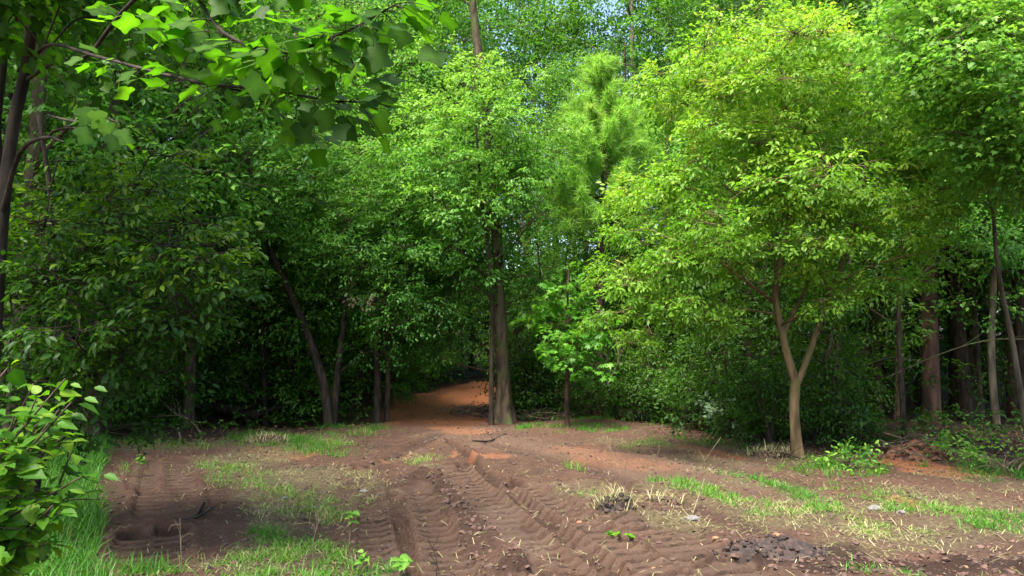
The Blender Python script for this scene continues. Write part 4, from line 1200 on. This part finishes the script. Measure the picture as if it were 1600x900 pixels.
# ------------------------------------------------------------------ grass
def blades(buf, x, y, h, lean, width, tint, r):
    n = len(x); h = np.broadcast_to(h, (n,))
    z = ground_h(x, y) - .005
    a = r.uniform(0, 2 * PI, n)
    d = np.stack([np.cos(a), np.sin(a), np.zeros(n)], 1); sdv = np.stack([-np.sin(a), np.cos(a), np.zeros(n)], 1)
    B = np.stack([x, y, z], 1); w = (width * r.uniform(.7, 1.3, n))[:, None]
    ln = np.clip(lean + r.normal(0, .25, n), 0.05, 2.3)
    up = np.array([0, 0, 1.0])
    m = B + h[:, None] * .55 * (d * np.sin(ln * .6)[:, None] + up * np.cos(ln * .6)[:, None])
    t = m + h[:, None] * .5 * (d * np.sin(ln * 1.25)[:, None] + up * np.cos(np.minimum(ln * 1.25, 1.75))[:, None])
    t[:, 2] = np.maximum(t[:, 2], z + .01)
    V = np.stack([B - sdv * w, B + sdv * w, m + sdv * w * .8, m - sdv * w * .8, t], 1).reshape(-1, 3)
    k = (np.arange(n) * 5)[:, None]
    buf.add(V, k + np.array([[3, 2, 4]]), k + np.array([[0, 1, 2, 3]]), np.repeat(np.clip(tint, 0, 1), 5))

def stroke_points(a, b, hw, dens, r, ragged=.8):
    hw = hw * 1.15
    p, q = gp(*a)[:2], gp(*b)[:2]
    L = np.hypot(*(q - p)); area = (L + 2 * hw) * 2 * hw
    n = int(area * dens)
    lo = np.minimum(p, q) - hw; hi = np.maximum(p, q) + hw
    n = int(np.prod(hi - lo) * dens)
    x = r.uniform(lo[0], hi[0], n); y = r.uniform(lo[1], hi[1], n)
    d, _ = seg_dist(x, y, p, q)
    d = d + ragged * hw * (fbm(x * 2.6, y * 2.6, 6, 4) - .47) * 2.5
    tuf = fbm(x * 6, y * 6, 66, 2)
    k = (d < hw) & (r.random(n) < smooth(hw, hw * .3, d)) & (r.random(n) < smooth(.25, .65, tuf) + .06) & (r.random(n) > .96 * bare(x, y))
    return x[k], y[k]

def grass_all():
    r = np.random.default_rng(88)
    tall, short, straw = Buf(), Buf(), Buf()
    # tall grass at the left
    poly = [tuple(gp(*p)[:2]) for p in [(-260, 690), (60, 668), (155, 672), (172, 700), (152, 760), (160, 830), (150, 880), (175, 930), (-260, 930)]]
    xs = [p[0] for p in poly]; ys = [p[1] for p in poly]
    n = 90000
    x = r.uniform(min(xs), max(xs), n); y = r.uniform(min(ys), max(ys), n)
    k = (poly_sd(x, y, poly) + .2 * (fbm(x * 2, y * 2, 9, 3) - .45) < 0)
    x, y = x[k], y[k]
    blades(tall, x, y, r.uniform(.10, .27, len(x)) * (.7 + .9 * fbm(x * 1.5, y * 1.5, 13, 2)), .9, .0046, .34 + r.normal(0, .16, len(x)), r)
    for a, b_, hw, dens, h, lean, t in [
        ((400, 845), (550, 895), .34, 1500, .13, 1.0, .42), ((420, 840), (390, 900), .28, 900, .12, 1.1, .56), ((420, 895), (500, 905), .2, 1200, .14, .7, .5),
        ((400, 684), (440, 690), .5, 800, .16, .7, .40), ((490, 695), (510, 705), .55, 1000, .15, .7, .42), ((300, 735), (400, 760), .5, 500, .14, .8, .55), ((330, 700), (560, 680), .4, 500, .15, .7, .45), ((460, 770), (490, 800), .45, 700, .14, .8, .6), ((520, 668), (600, 672), .4, 700, .16, .7, .30),
        ((640, 725), (672, 715), .25, 900, .14, .7, .6), ((840, 668), (930, 672), .55, 1100, .11, .8, .30), ((880, 655), (920, 660), .5, 600, .14, .7, .4), ((895, 728), (905, 735), .14, 1600, .22, .7, .58),
        ((1040, 755), (1110, 775), .28, 1500, .12, .7, .38), ((1110, 775), (1200, 800), .25, 800, .1, .9, .6), ((1150, 742), (1290, 790), .26, 1500, .13, .8, .34), ((1290, 795), (1410, 830), .25, 1000, .1, 1.0, .55),
        ((1450, 795), (1560, 815), .42, 1500, .12, .8, .36), ((1340, 765), (1390, 790), .35, 600, .1, .9, .45), ((1260, 735), (1340, 735), .5, 500, .15, .8, .42), ((1540, 735), (1620, 745), .6, 1100, .18, .7, .3), ((1300, 722), (1350, 728), .4, 900, .16, .7, .3),
        ((1340, 892), (1420, 897), .16, 800, .08, .7, .4), ((990, 700), (1060, 690), .5, 300, .1, .8, .4), ((1080, 690), (1180, 705), .5, 400, .12, .8, .4), ((195, 735), (210, 745), .12, 900, .2, .7, .55), ((190, 880), (240, 905), .15, 900, .16, .7, .45), ((190, 690), (300, 700), .5, 400, .15, .8, .5), ((920, 775), (950, 780), .35, 350, .1, .9, .6)]:
        x, y = stroke_points(a, b_, hw, dens * 2.1, r)
        pt = fbm(x * 2.2, y * 2.2, 37, 3)
        blades(short, x, y, h * r.uniform(.35, 1.25, len(x)), lean + .4, .0034, t + .9 * (pt - .42) + r.normal(0, .16, len(x)), r)
        x, y = stroke_points(a, b_, hw * 1.2, min(dens * 1.6, 1800), r)      # low matted thatch between the tufts
        blades(short, x, y, r.uniform(.03, .085, len(x)), 1.9, .003, t + .22 + r.normal(0, .22, len(x)), r)
    for a, b_, hw, amt in STRAW:
        x, y = stroke_points(a, b_, hw * 1.05, 1150 * amt, r)
        blades(straw, x, y, r.uniform(.05, .19, len(x)), 2.1, .0022, .42 + r.normal(0, .25, len(x)), r)
    # odd dry stems lying over the bare soil
    n = 5200; y = 5 + 10 * r.random(n) ** 1.2; x = r.uniform(-1, 1.15, n) * y * .75
    k = poly_sd(x, y, CLEAR) < 0
    x, y = x[k], y[k]
    blades(straw, x, y, r.uniform(.05, .2, len(x)), 2.2, .0026, .45 + r.normal(0, .3, len(x)), r)
    tag(tall.build("tall_grass", M["grass"]), kind="stuff")
    tag(short.build("grass", M["grass"]), kind="stuff")
    tag(straw.build("dry_grass", M["straw"]), kind="stuff")
grass_all()

# ------------------------------------------------------------------ clods
def ico():
    p = (1 + 5 ** .5) / 2
    v = norm(np.array([[-1, p, 0], [1, p, 0], [-1, -p, 0], [1, -p, 0], [0, -1, p], [0, 1, p], [0, -1, -p], [0, 1, -p], [p, 0, -1], [p, 0, 1], [-p, 0, -1], [-p, 0, 1]]))
    f = np.array([[0, 11, 5], [0, 5, 1], [0, 1, 7], [0, 7, 10], [0, 10, 11], [1, 5, 9], [5, 11, 4], [11, 10, 2], [10, 7, 6], [7, 1, 8], [3, 9, 4], [3, 4, 2], [3, 2, 6], [3, 6, 8], [3, 8, 9], [4, 9, 5], [2, 4, 11], [6, 2, 10], [8, 6, 7], [9, 8, 1]])
    return v, f
ICO = ico()
def subdiv(v, f):
    mid = {}; v = list(v); nf = []
    def m(a, b):
        k = (min(a, b), max(a, b))
        if k not in mid: mid[k] = len(v); v.append(norm((v[a] + v[b]) / 2))
        return mid[k]
    for a, b, c in f:
        x, y, z = m(a, b), m(b, c), m(c, a); nf += [[a, x, z], [x, b, y], [z, y, c], [x, y, z]]
    return np.array(v), np.array(nf)
ICO2 = subdiv(*ICO); ICO3 = subdiv(*ICO2)

def clods():
    r = np.random.default_rng(99); b = Buf()
    v, f = ICO
    pts = []
    for lines, dens in ((RIDGES, 230), (RUTS, 60), (TRACKS, 35)):
        for pl, hw, _ in lines:
            for p, q in zip(pl[:-1], pl[1:]):
                L = math.hypot(q[0] - p[0], q[1] - p[1]); n = int(L * hw * 2.4 * dens)
                t = r.random(n); pts.append(np.stack([p[0] + (q[0] - p[0]) * t + r.normal(0, hw * .8, n), p[1] + (q[1] - p[1]) * t + r.normal(0, hw * .8, n)], 1))
    n = 9000; y = 5 + 9.5 * r.random(n) ** 1.3; x = r.uniform(-.75, .85, n) * y * .8
    pts.append(np.stack([x, y], 1))
    for a, b_, hw, amt in WETS[:6]:
        p, q = gp(*a), gp(*b_); n = int(260 * (np.hypot(*(q - p)[:2]) + hw) * hw * 2); t = r.random(n)
        pts.append(np.stack([p[0] + (q[0] - p[0]) * t + r.normal(0, hw * .6, n), p[1] + (q[1] - p[1]) * t + r.normal(0, hw * .6, n)], 1))
    P = np.vstack(pts); P = P[poly_sd(P[:, 0], P[:, 1], CLEAR) < -.1]
    for pl, hw, _ in TRACKS:
        P = P[(line_dist(P[:, 0], P[:, 1], pl)[0] > hw) | (r.random(len(P)) < .18)]
    n = len(P)
    s = .005 + .024 * r.random(n) ** 4.5
    z = ground_h(P[:, 0], P[:, 1]) + s * .25
    V = v[None] * (s[:, None, None] * r.uniform(.55, 1.3, (n, len(v), 1))) * np.array([1.15, 1.0, .72])[None, None]
    a = r.uniform(0, 6.28, n); c, sn = np.cos(a)[:, None], np.sin(a)[:, None]
    V = np.stack([V[..., 0] * c - V[..., 1] * sn, V[..., 0] * sn + V[..., 1] * c, V[..., 2]], -1) + np.stack([P[:, 0], P[:, 1], z], 1)[:, None, :]
    b.add(V.reshape(-1, 3), (f[None] + (np.arange(n) * len(v))[:, None, None]).reshape(-1, 3))
    tag(b.build("dirt_clods", M["clod"], smooth_shade=False), kind="stuff")
clods()

# ------------------------------------------------------------------ heaps, stones, logs, sticks, weeds
def heap(px, py, rx, ry, h, label, mat, seed, name="soil_heap", cat="soil heap", grassy=0, sticks=0, origin_Y=None):
    r = np.random.default_rng(seed); c = base_of(px, py)
    nr, na = 34, 96
    rr = np.linspace(0, 1, nr); aa = np.linspace(0, 2 * PI, na, endpoint=False)
    R, A = np.meshgrid(rr, aa, indexing="ij")
    wob = 1 + .35 * (fbm(np.cos(A) * 1.6 + seed, np.sin(A) * 1.6, seed, 3) - .45) * 2
    x = c[0] + R * np.cos(A) * rx * wob; y = c[1] + R * np.sin(A) * ry * wob
    z = ground_h(x, y) + h * (1 - R ** 2) * (.35 + 1.3 * fbm(x * 5, y * 5, seed + 1, 4)) + (1 - R) * .09 * (fbm(x * 22, y * 22, seed + 2, 3) - .4) - .03 * R
    V = np.stack([x, y, z], -1).reshape(-1, 3)
    i = np.arange(nr - 1)[:, None]; j = np.arange(na)[None, :]; j2 = (j + 1) % na
    Q = np.stack([i * na + j, (i + 1) * na + j, (i + 1) * na + j2, i * na + j2], -1).reshape(-1, 4)
    o = thing(name, c, label, cat)
    b = Buf(); b.add(V, None, Q)
    n = 90; v, f = ICO                                   # crumbs of the heap
    ang = r.uniform(0, 6.28, n); rad = np.sqrt(r.random(n)) * 1.05
    for k in range(n):
        X, Y = c[0] + math.cos(ang[k]) * rad[k] * rx, c[1] + math.sin(ang[k]) * rad[k] * ry
        s = r.uniform(.01, .035) * min(1.4, .6 + h * 3)
        b.add(v * r.uniform(.6, 1.25, (12, 1)) * s + [X, Y, gz(X, Y) + h * max(0, 1 - rad[k] ** 2) * .95 + s * .3], f)
    b.build("soil", mat, o, c, smooth_shade=False)
    if grassy:
        b = Buf(); n = grassy; a = r.uniform(0, 6.28, n); q = np.sqrt(r.random(n))
        X = c[0] + np.cos(a) * q * rx * 1.1; Y = c[1] + np.sin(a) * q * ry * 1.1
        blades(b, X, Y, r.uniform(.1, .22, n), 1.1, .003, .5 + r.normal(0, .25, n), r)
        for k in range(len(b.v)): b.v[k][:, 2] += np.repeat(h * np.clip(1 - q ** 2, 0, 1) * .9, 5)
        b.build("dry_tufts", M["straw"], o, c)
    if sticks:
        b = Buf()
        for k in range(sticks):
            a = r.uniform(0, 6.28); L = r.uniform(.3, 1.0) * rx; p = c + np.array([r.normal(0, rx * .45), r.normal(0, ry * .45), h * r.uniform(.4, 1.1)])
            d = np.array([math.cos(a), math.sin(a) * .6, r.uniform(-.3, .3)]) * L
            b.tube(spline([p - d, p + r.normal(0, .04, 3), p + d], 7), np.linspace(r.uniform(.008, .02), .005, 7), 5)
        b.build("sticks", M["bark"] if sticks < 30 else M["stick"], o, c)
    return o
heap(1205, 868, .50, .24, .055, "dark wet mud heap at the bottom edge of the clearing", M["heap"], 3)
heap(962, 798, .20, .15, .12, "torn sod clump with dry grass in the middle of the mud", M["heap"], 4, "sod_clump", "sod clump", 130)
heap(1040, 783, .16, .12, .07, "small torn sod clump with roots right of the larger clump", M["clod"], 5, "sod_clump", "sod clump", 70)
heap(1432, 716, .50, .32, .22, "brown soil and root heap under the reddish pine trunk", M["clay_heap"], 6, sticks=26)
heap(1215, 712, .40, .25, .10, "low grassy soil hump at the foot of the forked tan trunk", M["clod"], 7, grassy=300)
heap(1130, 668, .8, .45, .14, "long low soil bank along the wood edge", M["clay_heap"], 8, sticks=8)
heap(418, 693, .35, .25, .10, "small grassy soil hump before the dark hollow", M["clod"], 9, grassy=260)
heap(742, 650, .55, .40, .16, "brush heap of grey twigs on soil beside the path", M["clay_heap"], 10, "brush_heap", "brush heap", sticks=70)
heap(840, 655, .6, .4, .12, "brush heap of twigs at the right of the thickest trunk", M["heap"], 11, "brush_heap", "brush heap", sticks=70)
heap(1080, 652, .7, .4, .18, "brush heap of broken branches in front of the dark wood", M["heap"], 12, "brush_heap", "brush heap", sticks=50)

def stone(px, py, s, label, mat="stone", seed=1, cat="stone", name="stone"):
    r = np.random.default_rng(seed); c = base_of(px, py); v, f = ICO2
    d = .75 + .5 * vnoise(v[:, 0] * 1.7 + seed, v[:, 1] * 1.7 + v[:, 2], seed)
    b = Buf(); b.add(v * d[:, None] * np.array([s, s * .7, s * .45]) + c + [0, 0, s * .2], f)
    tag(b.build(name, M[mat], None, c, False), label, cat)
stone(568, 768, .05, "pale grey stone on the mud left of the tread marks", seed=1)
stone(590, 772, .045, "small dark stone right beside the pale grey stone", "heap", 2)
stone(1081, 814, .065, "flat grey stone beside the straw right of the sod clump", seed=3)
stone(1365, 797, .07, "whitish stone among grass on the right of the clearing", seed=4)
stone(1407, 801, .05, "small grey stone just right of the whitish stone", seed=5)
stone(1213, 833, .034, "orange clay chip lying near the dark mud heap", "brick", 6, "clay chip", "clay_chip")
stone(905, 814, .028, "red clay chip lying in the mud left of the torn sod clump", "brick", 7, "clay chip", "clay_chip")
stone(1118, 846, .03, "pinkish clay chip left of the dark mud heap", "brick", 8, "clay chip", "clay_chip")
stone(492, 792, .03, "tiny white stone in dry grass beside the mud", seed=9)
stone(444, 778, .04, "white pebble in the dry grass left of the mud", seed=10)

def log(pts, r0, r1, label, mat="bark", name="log", cat="log", twigs=0, seed=1):
    r = np.random.default_rng(seed); P = spline(pts, 22)
    b = Buf(); b.tube(P, np.linspace(r0, r1, 22), 9 if r0 > .03 else 6, .5, .15)
    c = P[0].copy()
    if not twigs:
        return tag(b.build(name, M[mat], None, c), label, cat)
    o = thing(name, c, label, cat)
    b.build("stem", M[mat], o, c)
    t = Buf()
    for k in range(twigs):
        s = P[r.integers(5, 21)]; d = norm(P[-1] - P[0]) + r.normal(0, .55, 3); L = r.uniform(.15, .5) * np.linalg.norm(P[-1] - P[0])
        t.tube(spline([s, s + d * L * .5 + r.normal(0, .03, 3), s + d * L], 7), np.linspace(max(.003, r1 * .9), .002, 7), 4)
    t.build("twigs", M[mat], o, c); return o
def onp(px, py, dz): p = base_of(px, py); p[2] += dz; return p
Yl = 16.8
log([np.array([px_x(262, Yl), Yl, gz(px_x(262, Yl), Yl) + .32]), np.array([px_x(330, Yl), Yl + .2, gz(px_x(330, Yl), Yl) + .34]), np.array([px_x(408, Yl), Yl, gz(px_x(408, Yl), Yl) + .36])], .14, .10, "fallen log lying in the dark hollow left of the leaning tree", twigs=5, seed=2, mat="bark_dark")
log([at(330, 700, 13.2), at(300, 660, 13.6), at(270, 645, 14.0)], .02, .01, "bare grey fallen branch slanting before the dark hollow", "stick", "fallen_branch", "branch", 9, 3)
log([at(285, 697, 12.6), at(282, 683, 12.6), at(278, 668, 12.6)], .022, .012, "short pale broken stake at the edge of the dark hollow", "stick", "broken_stake", "stake", 0, 4)
log([onp(1086, 662, .05), onp(1075, 658, .08), onp(1062, 654, .16)], .035, .025, "pale cut branch lying on the soil bank right of the sapling", "bark_pale", "fallen_branch", "branch", 2, 5)
log([onp(1383, 712, 0), at(1382, 700, 10.6), at(1380, 692, 10.6)], .035, .012, "short splintered stump at the edge of the right-hand wood", "bark_pale", "stump", "stump", 0, 6)
log([at(1470, 718, 10.4), at(1440, 712, 10.5), at(1395, 706, 10.5)], .025, .015, "thin curved log on the soil heap under the reddish pine", "stick", "fallen_branch", "branch", 3, 7)
log([at(1385, 590, 12), at(1470, 553, 12.2), at(1545, 531, 12.3), at(1620, 530, 12.4)], .011, .005, "long bare diagonal branch among the trunks on the right", "bark", "bare_branch", "branch", 5, 8)
log([at(1322, 470, 11.6), at(1300, 520, 11.6), at(1296, 560, 11.6)], .012, .005, "grey dead branch hanging beside the forked tan trunk", "stick", "bare_branch", "branch", 7, 9)
log([at(776, 405, 15.3), at(812, 360, 15.0), at(850, 330, 14.8)], .025, .008, "bare pale branch sticking out right of the thickest trunk", "stick", "bare_branch", "branch", 9, 10)
log([at(950, 600, 15.8), at(966, 560, 15.8), at(960, 520, 15.8)], .02, .006, "bare grey twiggy stem right of the sapling", "stick", "bare_branch", "branch", 12, 11)
log([onp(790, 682, .03), onp(765, 690, .03), onp(738, 694, .03)], .022, .012, "dark fallen branch on the mud near the path mouth", "bark_dark", "fallen_branch", "branch", 4, 12)
log([onp(262, 812, .02), onp(292, 811, .04), onp(318, 807, .04)], .03, .02, "blackened stick lying in the bare mud patch on the left", "bark_dark", "stick", "stick", 4, 13)
log([onp(1082, 800, .0), onp(1092, 788, .10), onp(1102, 780, .20)], .008, .004, "tan broken stalk leaning over grass strip in the mud", "stick", "stick", "stick", 0, 14)
log([onp(818, 895, .0), onp(826, 875, .06), onp(834, 858, .12)], .006, .003, "thin straw stalk standing from mud at the bottom of the view", "stick", "stick", "stick", 0, 15)
log([onp(1195, 712, .05), onp(1225, 716, .07), onp(1258, 724, .05)], .02, .01, "dark fallen branch across the foot of the forked tan trunk", "bark_dark", "fallen_branch", "branch", 4, 16)
for i, (px, py, h, lab) in enumerate(((980, 762, .34, "thin bare weed stalk nearest the torn sod clump"), (1026, 755, .40, "thin bare weed stalk left of the green grass strip"), (1104, 765, .38, "thin bare weed stalk rising from the green grass strip"), (957, 722, .25, "thin bare weed stalk on the far mud"),
                                      (1157, 832, .30, "thin bare weed stalk on mud above the dark heap"), (675, 900, .40, "thin dark bare weed stalk at the bottom of the tread marks"), (285, 885, .34, "tall dry grass stalk before the left mud patch"), (490, 880, .32, "bare weed stalk in the grass tuft at the bottom left"))):
    c = base_of(px, py); r = np.random.default_rng(300 + i)
    log([c - [0, 0, .02], c + [r.normal(0, .02), 0, h * .5], c + [r.normal(0, .05), 0, h]], .005, .002, lab, "stick" if i != 5 else "bark_dark", "weed_stalk", "weed stalk", 4, 300 + i)

def weed(px, py, h, n, leaf, label, seed, mat="bright", kind="broad"):
    r = np.random.default_rng(seed); c = base_of(px, py); o = thing("weed", c, label, "weed")
    s, l = Buf(), Buf(); P, D, N = [], [], []
    for k in range(max(2, n // 4)):
        e = c + np.array([r.normal(0, h * .4), r.normal(0, h * .3), h * r.uniform(.5, 1.0)])
        pts = spline([c - [0, 0, .02], (c + e) / 2 + [0, 0, h * .15], e], 8); s.tube(pts, np.linspace(.004, .002, 8), 5)
        for q in range(4):
            j = 7 - q; P.append(pts[j]); d = np.array([r.normal(0, 1), r.normal(-.3, .7), r.uniform(-.2, .3)]); D.append(d); N.append([r.normal(0, .3), r.normal(-.3, .3), 1])
    put_leaves(l, np.array(P), np.array(D), np.array(N), leaf * r.uniform(.7, 1.2, len(P)), kind, .5 + r.normal(0, .18, len(P)))
    s.build("stem", M["stick"], o, c); l.build("leaves", M[mat], o, c); return o
weed(625, 905, .17, 12, .075, "green leafy weed at the bottom edge among the tread marks", 1)
weed(545, 862, .30, 5, .065, "leafy seedling on a bent stem beside the left tread marks", 2)
weed(955, 838, .08, 14, .055, "cut leafy green sprig lying in the mud centre right", 3, "bush")
weed(985, 848, .06, 10, .05, "smaller cut sprig right of the leafy green sprig in the mud", 4, "bush")
weed(575, 892, .16, 10, .06, "broad-leaved weed in the grass tuft at the bottom", 5)
weed(345, 680, .3, 8, .07, "small yellowish weed before the dark hollow", 6, "maple", "oval")
weed(220, 745, .30, 10, .08, "bright leafy shoot beside the left mud patch", 7)

def dead_leaves():
    Y = 14.4; T = Tree(1414); r = T.r
    a = at(545, 455, 15.2)
    P = T.limb([a, at(558, 466, Y + .3), at(590, 476, Y)], .012, .004, 10, 5)
    for x, y in ((548, 470), (560, 468), (572, 472), (580, 466), (585, 478), (545, 462), (568, 478)):
        c = at(x, y, Y + r.uniform(-.1, .3))
        put_leaves(T.crown, np.tile(c, (7, 1)) + r.normal(0, .05, (7, 3)), r.normal(0, 1, (7, 3)) + [0, 0, -.8], r.normal(0, 1, (7, 3)), .10, "oval", .5 + r.normal(0, .2, 7))
    o = thing("withered_branch", a, "broken branch of withered cream leaves hung in the two-stemmed tree", "branch")
    T.trunk.build("stem", M["stick"], o, a); T.crown.build("leaves", M["dead"], o, a)
dead_leaves()
